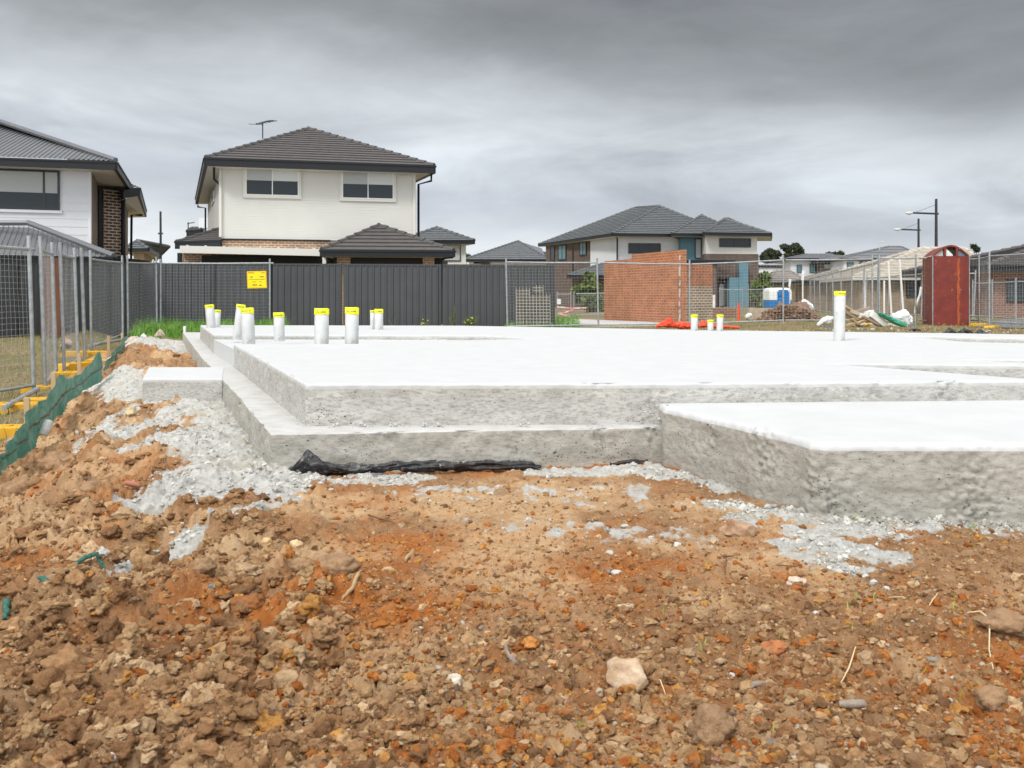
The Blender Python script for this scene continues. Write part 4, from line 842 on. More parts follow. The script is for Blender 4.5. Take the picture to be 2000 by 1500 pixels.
# feet
for i, (px, py, d, rz, lb) in enumerate([(18, 846, 7.2, .1, 'yellow fence foot at the left edge behind the silt cloth'), (70, 788, 9.8, .15, 'yellow fence foot partly behind the silt cloth, left of the near double post'), (86, 762, 11.4, .2, 'yellow fence foot under the nearest double post'), (28, 798, 9.4, .1, 'yellow fence foot seen through the nearest mesh beside the fallen rail'), (147, 716, 13.6, 1.2, 'yellow fence foot end-on below the third double post'), (136, 734, 12.6, .4, 'orange yellow fence foot showing above the silt cloth'), (150, 692, 16.4, .15, 'yellow fence foot farther back left of the fourth double post'), (188, 692, 16.6, .1, 'yellow fence foot in dry grass right of the fourth double post'), (197, 708, 14.6, .2, 'small yellow fence foot peeping over the gap between silt cloths'), (1534, 640, 24.5, .05, 'yellow fence foot below the post right of the dirt heap'), (1914, 636, 24, .0, 'yellow fence foot right of the rusty red box'), (1937, 641, 22.4, .8, 'yellow fence foot with a dark slot, rightmost on the strip')]):
    z = Z(py, d) - .07; foot(X(px, d), d, z, rz, lb)
# fallen rail on the near panel foot
for a, b, lb in (((8, 797, 9.0), (73, 760, 10.6), 'loose galvanised pipe sloping up to the first double post'), ((176, 674, 17.5), (270, 659, 21), 'loose pale pipe lying in the grass toward the corner')):
    mb = MB(); mb.tube([W(*a), W(*b)], .03, 10); tag(mb.build('loose_pipe', M['galv'], smooth=True), lb, 'pipe')
mb = MB(); mb.tube([W(231, 682, 15.6), W(256, 677, 15.6)], .03, 8); tag(mb.build('timber_pole', M['oldwood'], smooth=True), 'short brown round timber pole poking out past the silt cloth', 'pole')
d = 17.0
mb = MB(); mb.prism([(X(358, d), d), (X(362, d), d), (X(362, d), d + .05), (X(358, d), d + .05)], Z(662, d), Z(637, d)); tag(mb.build('survey_peg', M['bagwhite']), 'short white peg in the grass beside the far end of the ledge', 'peg')
# ------------------------------------------------------------------ silt cloth with stakes
def cloth(pts, label):
    th = thing('silt_fence', label, 'silt fence', (pts[0][0] * 0 + X(pts[len(pts) // 2][0], pts[len(pts) // 2][3]), pts[len(pts) // 2][3], Z(pts[len(pts) // 2][2], pts[len(pts) // 2][3])), 'green silt cloth fences')
    def P(u, v, off=0):
        i = min(int(u), len(pts) - 2); t = u - i; a, b = pts[i], pts[i + 1]; px, yt, yb_, d = [a[k] + (b[k] - a[k]) * t for k in range(4)]; w = W(px, yt + (yb_ - yt) * v, d)
        k = mnoise.noise(Vector((u * 2.1, v * 1.6, 4.2))) * .05 + mnoise.noise(Vector((u * 7, v * 2, 1))) * .03 * v + abs(mnoise.noise(Vector((u * 9 + v * 5, v * 3, 7)))) * .022 + mnoise.noise(Vector((u * 26, v * 9, 3))) * .008
        return w + Vector((k + off + .05, -.4 * k - off * 1.2 - .03, .01 - .03 * v))
    nu = 22 * (len(pts) - 1); mb = MB(); mb.grid([[P(u / 22, v / 12) for u in range(nu + 1)] for v in range(13)]); c_ = mb.build('cloth', M['silt'], th, smooth=True)
    mb = MB(); mb.grid([[P(u / 22, v, .004) for u in range(nu + 1)] for v in (.46, .53)]); mb.build('woven_band', M['siltband'], c_, smooth=True); return th
cloth([(-30, 905, 930, 4.7), (0, 873, 906, 4.95), (30, 830, 884, 5.35), (53, 796, 862, 5.8), (82, 780, 832, 6.4), (107, 733, 806, 7.0), (126, 742, 782, 7.6), (150, 730, 760, 8.4), (190, 687, 742, 9.6)], 'long green silt cloth sagging between stakes along the left spoil')
cloth([(196, 712, 722, 10.0), (212, 692, 705, 11.2), (226, 676, 697, 12.3), (240, 656, 694, 13.4)], 'short farther green silt cloth rising to its end stake')
for px, y0, y1, d, lb in ((48, 840, 778, 5.9, 'pale stake behind the nearer dip of the silt cloth'), (101, 790, 728, 7.15, 'stake at the tallest peak of the silt cloth'), (152, 735, 690, 9.5, 'timber stake standing clear behind the silt cloth'), (210, 698, 656, 12.0, 'orange timber stake behind the gap of the silt cloths'), (237, 690, 650, 13.5, 'timber stake at the far end of the silt cloth')):
    mb = MB(); w = W(px, y0, d); t = Z(y1, d); mb.box((w.x, w.y + .03, (w.z + t) / 2), (.035, .022, t - w.z), .2, .03); tag(mb.build('timber_stake', M['timber']), lb, 'stake', 'stakes of the silt fence')
# rolled clear plastic beside the cloth
mb = MB(); mb.tube([W(84, 849, 6.0), W(90, 836, 6.02), W(96, 823, 6.05)], [.03, .034, .03], 12); tag(mb.build('plastic_bottle', mat('clear_plastic', (.62, .64, .62), rough=.25, c2=(.45, .46, .44), scale=30), smooth=True), 'crushed clear plastic bottle at the foot of the silt cloth', 'bottle')

# ------------------------------------------------------------------ charcoal sheet fence
def sheet_fence(a, b, ztop_a, ztop_b, zb, label, ribs=.19):
    a = Vector((*a, 0)); b = Vector((*b, 0)); Lh = (b - a).length; dr = (b - a) / Lh; nr = Vector((dr.y, -dr.x, 0)); th = thing('sheet_fence', label, 'fence', (a.x, a.y, zb), 'charcoal sheet fence bays')
    mb = MB(); s = 0.0; path = []
    while s < Lh - .01:
        for t, o in ((0, 0), (.10, 0), (.115, .028), (.15, .028), (.165, 0)):
            if s + t * ribs / .19 < Lh: path.append((s + t * ribs / .19, o))
        s += ribs
    path.append((Lh, 0)); P = lambda s, o, z: a + dr * s + nr * o + Vector((0, 0, z))
    zt = lambda s: ztop_a + (ztop_b - ztop_a) * s / Lh
    mb.grid([[P(s, o, zb) for s, o in path], [P(s, o, zt(s) - .03) for s, o in path]]); mb.build('sheet', M['cbond'], th)
    mb = MB(); mb.beam(P(0, 0, zt(0)), P(Lh, 0, zt(Lh)), .05, .055); mb.build('top_rail', M['cbond_post'], th)
    mb = MB(); mb.beam(P(0, 0, zb + .03), P(Lh, 0, zb + .03), .05, .06); mb.build('bottom_rail', M['cbond_post'], th)
    mb = MB(); p = P(Lh, 0.0, 0); mb.beam(p + Vector((0, 0, zb)), p + Vector((0, 0, zt(Lh) + .03)), .07, .09); mb.build('post', M['cbond_post'], th); return th
bx = [274, 420, 530, 668, 862, 1084]; dd = 26.6
names = ['charcoal fence bay at the grassy corner behind the mesh', 'charcoal fence bay behind the yellow sign', 'charcoal fence bay right of the yellow sign', 'charcoal fence bay behind the two thick pipes', 'charcoal fence end bay behind the ragged trellis sheet']
for i in range(5):
    yt = 515 + 4 * (bx[i] - 274) / 810; yt2 = 515 + 4 * (bx[i + 1] - 274) / 810
    sheet_fence((X(bx[i], dd) + .04, dd), (X(bx[i + 1], dd) - .04, dd), Z(yt, dd), Z(yt2, dd), -.32, names[i])
sd_ = [(274, 26.6), (215, 24.6), (110, 22.6), (35, 21.5), (-90, 20.2)]
nm2 = ['side charcoal fence bay nearest the corner', 'side charcoal fence bay behind the far double post', 'side charcoal fence bay left of the brown panel', 'side charcoal fence bay cut by the left edge']
for i in range(4):
    (p1_, d1), (p2_, d2) = sd_[i + 1], sd_[i]; sheet_fence((X(p1_, d1) + .03, d1), (X(p2_, d2) - .03, d2), Z(516, d1), Z(515, d2), -.45, nm2[i])
mb = MB(); d = 20.8; mb.prism([(X(79, d), d), (X(104, d), d + .3), (X(104, d), d + .4), (X(79, d), d + .1)], -.40, Z(503, d)); tag(mb.build('timber_gate', mat('rust_brown_timber', (.22, .09, .045), (.14, .06, .035), .8, 8, .4, 30, streak=(1, 1, .15))), 'rust brown timber panel standing behind the near mesh fence', 'panel')

# ------------------------------------------------------------------ houses
def lerp2(a, b, t): return (a[0] + (b[0] - a[0]) * t, a[1] + (b[1] - a[1]) * t)
def onwall(a, b, px):                    # where the ray of column px meets the wall line a-b
    k = (px - 1000) / F; dx, dy = b[0] - a[0], b[1] - a[1]; t = (k * a[1] - a[0]) / (dx - k * dy); return (a[0] + dx * t, a[1] + dy * t)
def clad(parent, name, a, b, z0, z1, m, n=None, lap=.012, pitch=.18):
    mb = MB(); n = n or max(1, int((z1 - z0) / pitch)); dx, dy = b[0] - a[0], b[1] - a[1]; l = math.hypot(dx, dy); nr = Vector((dy / l, -dx / l, 0))
    mb.courses((a[0], a[1], z0), (b[0], b[1], z0), (b[0], b[1], z1), (a[0], a[1], z1), n, lap, nr); return mb.build(name, m, parent)
def wallbox(parent, name, poly, z0, z1, m): mb = MB(); mb.prism(poly, z0, z1); return mb.build(name, m, parent)
def window(parent, a, b, px0, px1, py0, py1, panes=2, fm='winframe', gm='glass', blind=0.0, out=.03, fw=.05, trim=None, split=None, name='window'):
    p = onwall(a, b, px0); q = onwall(a, b, px1); l = math.hypot(q[0] - p[0], q[1] - p[1]); t = Vector(((q[0] - p[0]) / l, (q[1] - p[1]) / l, 0)); nr = Vector((t.y, -t.x, 0)); dm = (p[1] + q[1]) / 2
    z1, z0 = Z(py0, dm), Z(py1, dm); O = Vector((p[0], p[1], 0)); P = lambda u, z, o: O + t * u + nr * o + Vector((0, 0, z))
    def bar(mb, u0, u1, za, zb, o0, o1): 
        c = [P(u0, za, o0), P(u1, za, o0), P(u1, zb, o0), P(u0, zb, o0)]; e = [P(u0, za, o1), P(u1, za, o1), P(u1, zb, o1), P(u0, zb, o1)]
        mb.face(e); mb.grid([c, e], close=True)
    mb = MB()
    bar(mb, 0, l, z0, z0 + fw, 0, out + .03); bar(mb, 0, l, z1 - fw, z1, 0, out + .03); bar(mb, 0, fw, z0 + fw, z1 - fw, 0, out + .03); bar(mb, l - fw, l, z0 + fw, z1 - fw, 0, out + .03)
    us = split or [l * k / panes for k in range(1, panes)]
    for u in us: bar(mb, u - fw / 2, u + fw / 2, z0 + fw, z1 - fw, 0, out + .02)
    w_ = mb.build(name, M[fm], parent)
    ed = [fw] + [x for u in us for x in (u - fw / 2, u + fw / 2)] + [l - fw]
    for k in range(0, len(ed), 2):
        mb = MB(); mb.face([P(ed[k], z0 + fw, out), P(ed[k + 1], z0 + fw, out), P(ed[k + 1], z1 - fw, out), P(ed[k], z1 - fw, out)]); mb.build('pane', M[gm], w_)
        if blind:
            zb = z1 - fw - (z1 - z0 - 2 * fw) * blind; mb = MB(); mb.face([P(ed[k], zb, out + .006), P(ed[k + 1], zb, out + .006), P(ed[k + 1], z1 - fw, out + .006), P(ed[k], z1 - fw, out + .006)]); mb.build('blind', M['blind2' if k >= 2 and fm == 'winframe' else 'blind'], w_)
    if trim:
        mb = MB(); g = trim
        bar(mb, -g, l + g, z0 - g, z0, 0, out + .02); bar(mb, -g, l + g, z1, z1 + g * .6, 0, out + .02); bar(mb, -g, 0, z0, z1, 0, out + .02); bar(mb, l, l + g, z0, z1, 0, out + .02); mb.build('trim', M['trim'], w_)
    return w_
def roof(parent, faces, n, step, m, hips=(), ridge=None, rr=.09, name='roof'):
    """faces: (eave a, eave b, top b, top a); hips: pairs of points capped by ridge tiles"""
    mb = MB()
    for f in faces: mb.courses(*f, n, step)
    r = mb.build(name, m, parent)
    if hips:
        mb = MB()
        for a, b in hips:
            a, b = Vector(a), Vector(b); k = max(2, int((b - a).length / .42))
            for i in range(k): p, q = a.lerp(b, i / k), a.lerp(b, (i + 1) / k); mb.tube([p + Vector((0, 0, .02)), q + Vector((0, 0, -.01))], [rr * 1.04, rr * .94], 8)
        mb.build('ridge_caps', ridge or m, r, smooth=False)
    return r
def ribroof(parent, faces, m, pitch=.19, name='roof'):
    mb = MB()
    for a, b, tb, ta in faces:
        a, b, tb, ta = map(Vector, (a, b, tb, ta)); l = (b - a).length; n = max(2, int(l / pitch)); nr = (b - a).cross((ta + tb) / 2 - a).normalized(); r0 = []; r1 = []
        e = (b - a) / l
        ua, ub = (ta - a).dot(e), (tb - a).dot(e); hh = ((ta - a) - e * ua).length; hv = ((ta - a) - e * ua).normalized()
        for i in range(n + 1):
            for t, o in ((0, 0), (.3, 0), (.42, .035), (.58, .035), (.7, 0)):
                u = (i + t) * l / n
                if u > l: continue
                h = hh * min(1, u / ua if ua > 1e-6 else 1) if u < ua else (hh if u <= ub else hh * (l - u) / max(l - ub, 1e-6))
                r0.append(a + e * u + nr * o); r1.append(a + e * u + hv * h + nr * o)
        mb.grid([r0, r1])
    return mb.build(name, m, parent)
def gutter(parent, pts, h=.26, w=.12, m='gutter', name='gutter', dz=0): 
    mb = MB()
    for a, b in zip(pts, pts[1:]): mb.beam(Vector(a) + Vector((0, 0, -h / 2 + dz)), Vector(b) + Vector((0, 0, -h / 2 + dz)), w, h); 
    for a, b in zip(pts, pts[1:]): mb.beam(Vector(a) + Vector((0, 0, .015 + dz)), Vector(b) + Vector((0, 0, .015 + dz)), w + .06, .06)
    return mb.build(name, M[m], parent)
def soffit(parent, poly, z): mb = MB(); mb.face([(p[0], p[1], z) for p in poly]); return mb.build('soffit', M['soffit'], parent)
def dpipe(parent, pts, r=.045, m='gutter'): mb = MB(); mb.tube(pts, r, 8); return mb.build('downpipe', M[m], parent, smooth=True)

# --- the white two-storey house
def white_house():
    zE = 5.52; A = (X(402, 31), 31); B = (X(848, 32.9), 32.9); D = (X(384, 44.0), 44.0); C = (B[0] + D[0] - A[0], B[1] + D[1] - A[1])
    h = thing('white_house', 'two-storey cream weatherboard house with a brown tiled hip roof behind the charcoal fence', 'house', (-7, 33, -.3))
    w0 = (X(432, 31.8), 31.8); w1 = (X(811, 33.4), 33.4); w3 = (w0[0] - .38 * 11.6, w0[1] + 11.6); w2 = (w1[0] - .38 * 11.6, w1[1] + 11.6)
    wallbox(h, 'wall', [lerp2(w0, w2, .005), lerp2(w1, w3, .005), w2, w3], -.3, zE - .02, M['wb'])
    clad(h, 'cladding', w0, w1, Z(467, 32), zE - .03, M['wb'], 26, .008); clad(h, 'cladding', w3, w0, 2.9, zE - .03, M['wb'], 15, .008)
    for cx_, cy_ in ((w0[0] - .01, w0[1] - .03), (w1[0] - .03, w1[1] - .03)): mb = MB(); mb.beam((cx_, cy_, 2.85), (cx_, cy_, zE - .03), .09, .09); mb.build('corner_trim', M['trim'], h)
    n0 = (w0[0] - .005, w0[1] - .06); n1 = onwall((w0[0], w0[1] - .06), (w1[0], w1[1] - .06), 645)
    wallbox(h, 'brick_wall', [n0, n1, (n1[0], n1[1] + .05), (n0[0], n0[1] + .05)], -.3, Z(468, 32), M['br_tan'])
    mb = MB(); mb.beam((n0[0], n0[1] - .02, Z(468, 32)), (n1[0], n1[1] - .02, Z(468, 32)), .08, .05); mb.build('flashing', M['gutter'], h)
    window(h, w0, w1, 480, 583.5, 324.5, 382.5, 2, blind=.5, trim=.09, out=.05, fw=.035); window(h, w0, w1, 668, 768.5, 332, 389, 2, blind=.5, trim=.09, out=.05, fw=.035)
    window(h, w3, w0, 414.5, 419, 378, 398, 1, out=.03)
    R0 = (X(603, 36.6), 36.6, Z(252, 36.6)); R1 = (R0[0] - .38 * 3, R0[1] + 3, R0[2]); e = lambda p: (p[0], p[1], zE + .06)
    roof(h, [(e(A), e(B), R0, R0), (e(B), e(C), R1, R0), (e(C), e(D), R1, R1), (e(D), e(A), R0, R1)], 15, .045, M['tile'], [(e(A), R0), (e(B), R0), (e(D), R1), (e(C), R1), (R0, R1)], M['tileridge'])
    gutter(h, [(*D, zE + .03), (*A, zE + .03), (*B, zE + .03), (*C, zE + .03)], h=.24); soffit(h, [A, B, C, D], zE - .19)
    gp = Vector((A[0] + .12, A[1] + .5, zE - .15)); ww = Vector((w0[0] - .10, w0[1] + .25, 0))
    dpipe(h, [gp, gp - Vector((0, 0, .45)), (ww.x, ww.y, zE - .75), (ww.x, ww.y, 2.9)]); dpipe(h, [(D[0] + .1, D[1] - .1, zE), (D[0] + .1, D[1] - .1, zE - .35), (w3[0] - .12, w3[1], zE - .45), (w3[0] - .12, w3[1], 2.6)])
    dpipe(h, [(B[0] - .15, B[1] + .5, zE - .1), (B[0] - .15, B[1] + .5, zE - .42), (w1[0] + .08, w1[1] + .4, zE - .5), (w1[0] + .08, w1[1] + .4, 2.5)])
    # lower roof on the left side
    a = W(345, 474, 31.4); b = W(432, 470.5, 30.9); c_ = W(432, 447, 33.4); dA = W(372, 462, 39)
    roof(h, [(a, b, c_, c_), (dA, a, c_, W(432, 447, 36))], 6, .04, M['tile'], [(a, c_)], M['tileridge'], name='side_roof')
    gutter(h, [W(372, 463, 39), a, b], h=.22, name='side_gutter'); wallbox(h, 'side_wall', [(X(360, 32), 32), (X(432, 31.9), 31.9), (X(432, 33), 33), (X(356, 38), 38)], -.3, a.z - .1, M['br_tan'])
    mb = MB(); fa = W(428, 466, 30.9); mb.face([W(421, 470, 31.3), W(432, 470, 31.2), W(432, 449, 33.2), W(421, 453, 33.0)]); mb.build('flashing', M['greybox'], h)
    # patio cover: pale beam, near-black panel painted as the shade underneath
    yb1 = 30.2; mb = MB(); a = W(352, 487, yb1 - .3); b = W(638, 493.5, yb1 + .2); 
    mb.beam(a, b, .10, .24); mb.face([a + Vector((0, 0, .12)), b + Vector((0, 0, .12)), b + Vector((-.6, 1.9, .20)), a + Vector((-.6, 1.9, .20))]); mb.build('patio_beam', M['trim'], h)
    for k in range(8): 
        p = a.lerp(b, (k + .3) / 8) + Vector((0, .1, .13)); mb = MB(); mb.beam(p, p + Vector((-.4, 1.4, .03)), .06, .05); mb.build('roof_rib', M['trim'], h)
    wallbox(h, 'patio_shade_panel', [(a.x + .2, yb1 + 1.2), (b.x, yb1 + 1.4), (b.x, yb1 + 1.5), (a.x + .2, yb1 + 1.3)], -.3, a.z - .13, M['shade_dark'])
    for px in (351, 634): 
        mb = MB(); p = W(px, 500, yb1 + .1); mb.beam((p.x, p.y, -.3), (p.x, p.y, a.z - .1), .12, .12); mb.build('patio_post', M['gutter'] if px < 500 else M['winframe'], h)
    # single-storey wing with its own hip roof
    zw = Z(489, 29.5); A2 = W(628, 489, 29.5); B2 = W(886, 492.5, 30.0); A2.z = B2.z = zw; D2 = A2 + Vector((-.38 * 3.5 + 1.2, 3.5, 0)); C2 = B2 + Vector((-.38 * 3.5, 3.5, 0)); r0 = W(740, 441, 32.0); r1 = r0 + Vector((-.4, 2, 0))
    roof(h, [(A2, B2, r0, r0), (B2, C2, r1, r0), (D2, A2, r0, r1)], 7, .045, M['tile'], [(A2, r0), (B2, r0), (r0, r1)], M['tileridge'], name='wing_roof')
    gutter(h, [D2, A2, B2, C2], h=.17, name='wing_gutter', dz=-.03); mb = MB(); mb.face([(p.x, p.y, zw - .2) for p in (A2, B2, C2, D2)]); mb.build('wing_soffit', M['soffit'], h)
    u0 = W(650, 500, 30.0); u1 = W(862, 500, 30.5)
    for p0_, p1_ in ((658, 684), (826, 848)):
        q0, q1 = onwall((u0.x, u0.y), (u1.x, u1.y), p0_), onwall((u0.x, u0.y), (u1.x, u1.y), p1_); wallbox(h, 'brick_pier', [q0, q1, (q1[0], q1[1] + .3), (q0[0], q0[1] + .3)], -.3, zw - .2, M['br_tan'])
    wallbox(h, 'wing_wall', [(u0.x, u0.y + .12), (u1.x, u1.y + .12), (u1.x, u1.y + 3), (u0.x, u0.y + 3)], -.3, zw - .21, M['shade_dark'])  # wall coloured near-black to hold the shade between the piers
    dpipe(h, [W(884, 497, 30.0), W(884, 502, 30.0), W(868, 504, 30.4), W(862, 508, 30.4), W(862, 560, 30.4)])
    # antenna
    an = W(513, 271, 33.4); an2 = W(513, 238, 33.4)
    at_ = thing('roof_antenna', 'thin television antenna on the roof of the cream weatherboard house', 'antenna', an)
    mb = MB(); mb.tube([an, an2], .022, 6); mb.build('mast', M['winblack'], at_)
    mb = MB(); mb.tube([W(500, 242.5, 33.2), W(534, 235, 33.6)], .018, 5)
    for px, py, hl in ((500, 242.5, 14), (507, 241, 8), (513, 239.5, 8), (519, 238, 9), (524, 237, 9), (529, 236, 10), (533, 235, 9)): mb.wire(W(px - hl, py - .3, 33.3), W(px + hl, py + 1.0, 33.3), .011)
    mb.build('elements', M['winblack'], at_, uv=False)
white_house()

# --- the house at the left edge
def left_house():
    h = thing('clad_house', 'white clad house with grey corrugated roof and dark brick side at the left edge', 'house', (-16.5, 31, -.3)); zE = 5.55
    dA = 32.0; A = (X(226, dA), dA); Lf = (X(-150, 30.4), 30.4); B2 = (X(262, 41), 41)
    e = lambda p, dz=.08: (p[0], p[1], zE + dz)
    apx = W(-14, 235, 37.0)
    A_ = Vector(e(A)); La = Vector(e(Lf)); Ba = Vector(e(B2)); ribroof(h, [(La, A_, apx, apx - Vector((5, .6, 0))), (A_, Ba, apx + Vector((-1, 6, 0)), apx)], M['metalroof'], .16)
    mb = MB(); mb.tube([A_ + Vector((0, 0, .03)), apx + Vector((0, 0, .06))], .10, 6); mb.build('hip_cap', M['metalroof'], h)
    gutter(h, [e(Lf, 0), e(A, 0), e(B2, 0)], h=.24); w0 = (X(-130, 31.2), 31.2); w1 = (X(178.5, 32.8), 32.8)
    soffit(h, [Lf, A, B2, (B2[0] - 8, B2[1])], zE - .2)
    wallbox(h, 'wall', [(w0[0], w0[1] + .03), (w1[0], w1[1] + .03), (X(172, 40), 40), (w0[0], w0[1] + 8)], -.3, zE - .02, M['wb2'])
    clad(h, 'cladding', w0, w1, 1.0, zE - .2, M['wb2'], 15, .012)
    mb = MB(); mb.beam((w1[0] - .04, w1[1] - .03, .9), (w1[0] - .04, w1[1] - .03, zE - .2), .1, .06); mb.build('corner_trim', M['wb2'], h)
    window(h, w0, w1, -40, 117, 331, 409, 1, 'winblack', blind=.58, out=.06, fw=.07, split=[2.05], trim=None); 
    mb = MB(); p = onwall(w0, w1, -60); q = onwall(w0, w1, 123); mb.beam((p[0], p[1] - .05, Z(412, 32)), (q[0], q[1] - .05, Z(412, 32)), .08, .10); mb.build('sill', M['wb2'], h)
    # stepped dark brick return with downpipes
    b0 = (X(179, 32.85), 32.85); b1 = (X(192, 36.5), 36.5); b2 = (X(202, 36.5), 36.5); b2b = (X(241, 37.3), 37.3); b3 = (X(250, 43.5), 43.5)
    wallbox(h, 'brick_wall', [b0, b1, (X(150, 36.6), 36.6), (b0[0] - .4, b0[1] + .3)], -.3, zE - .2, M['br_dark'])
    wallbox(h, 'brick_wall', [b2, b2b, b3, (X(196, 43.5), 43.5)], -.3, Z(372, 37), M['br_dark'])
    zL = Z(372, 38.0)
    dpipe(h, [(X(194, 36.2), 36.2, zE - .3), (X(194, 36.2), 36.2, -.2)], .13); dpipe(h, [W(242, 376, 37.6), W(242, 384, 37.4), W(241, 388, 37.2), W(241, 505, 37.2)], .09); dpipe(h, [W(278, 420, 43), W(257, 420, 43), W(256, 510, 43)], .06)
    # rear lower roof piece
    p1 = W(238, 378, 36.8); p2 = W(271, 366, 38.6); p3 = W(284, 415, 47.5); p4 = W(238, 351, 40.5)
    mb = MB(); mb.courses(p1 + Vector((0, 0, .3)), p2, p4, p4, 6, .03); mb.build('rear_roof', M['metalroof'], h)
    gutter(h, [p1 + Vector((0, 0, .1)), p2 + Vector((0, 0, -.05)), p3 + Vector((0, 0, .05))], h=.30, name='rear_gutter')
    mb = MB(); mb.face([p1 - Vector((0, 0, .25)), p2 - Vector((0, 0, .3)), p3 - Vector((0, 0, .25)), W(250, 425, 47)]); mb.build('rear_soffit', M['soffit'], h)
    # ground floor corrugated roof in front
    d = 26.5; L1 = W(-160, 500, d - 1.2); R1 = W(222, 500.5, d + 1.0); R1.z = L1.z = Z(500, d); t1 = W(55, 438, d + 3.2); t0 = W(-160, 434, d + 3.2); t0.z = t1.z
    ribroof(h, [(L1, R1, t1, t0)], M['metalroof'], .15, name='lower_roof'); mb = MB(); mb.tube([R1 + Vector((0, 0, .05)), t1 + Vector((0, 0, .05)), t0 + Vector((0, 0, .05))], .10, 6); mb.build('lower_hip_cap', M['metalroof'], h)
    gutter(h, [L1, R1, R1 + Vector((-.2, 3, 0))], h=.2, name='lower_gutter', dz=-.03); wallbox(h, 'lower_wall', [(L1.x, d + .2), (R1.x - .7, d + 1.4), (R1.x - .7, d + 5), (L1.x, d + 5)], -.3, L1.z - .15, M['br_dark'])
left_house()

def hip(parent, A, B, C, D, R0, R1, n, m, mr, step=.04, name='roof', g=.2, gmat='gutter'):
    """rectangle A front-left, B front-right, C, D; ridge R0 (front/left) - R1"""
    A, B, C, D, R0, R1 = map(Vector, (A, B, C, D, R0, R1))
    along = abs((R1 - R0).dot((B - A).normalized())) > abs((R1 - R0).dot((D - A).normalized()))
    fs = [(A, B, R1, R0), (B, C, R1, R1), (C, D, R0, R1), (D, A, R0, R0)] if along else [(A, B, R0, R0), (B, C, R1, R0), (C, D, R1, R1), (D, A, R0, R1)]
    hp = [(A, R0), (B, R1), (C, R1), (D, R0), (R0, R1)] if along else [(A, R0), (B, R0), (C, R1), (D, R1), (R0, R1)]
    roof(parent, fs, n, step, m, hp, mr, rr=.11, name=name); gutter(parent, [D, A, B, C], h=g, name='gutter', m=gmat); soffit(parent, [A, B, C, D], A.z - g - .003)
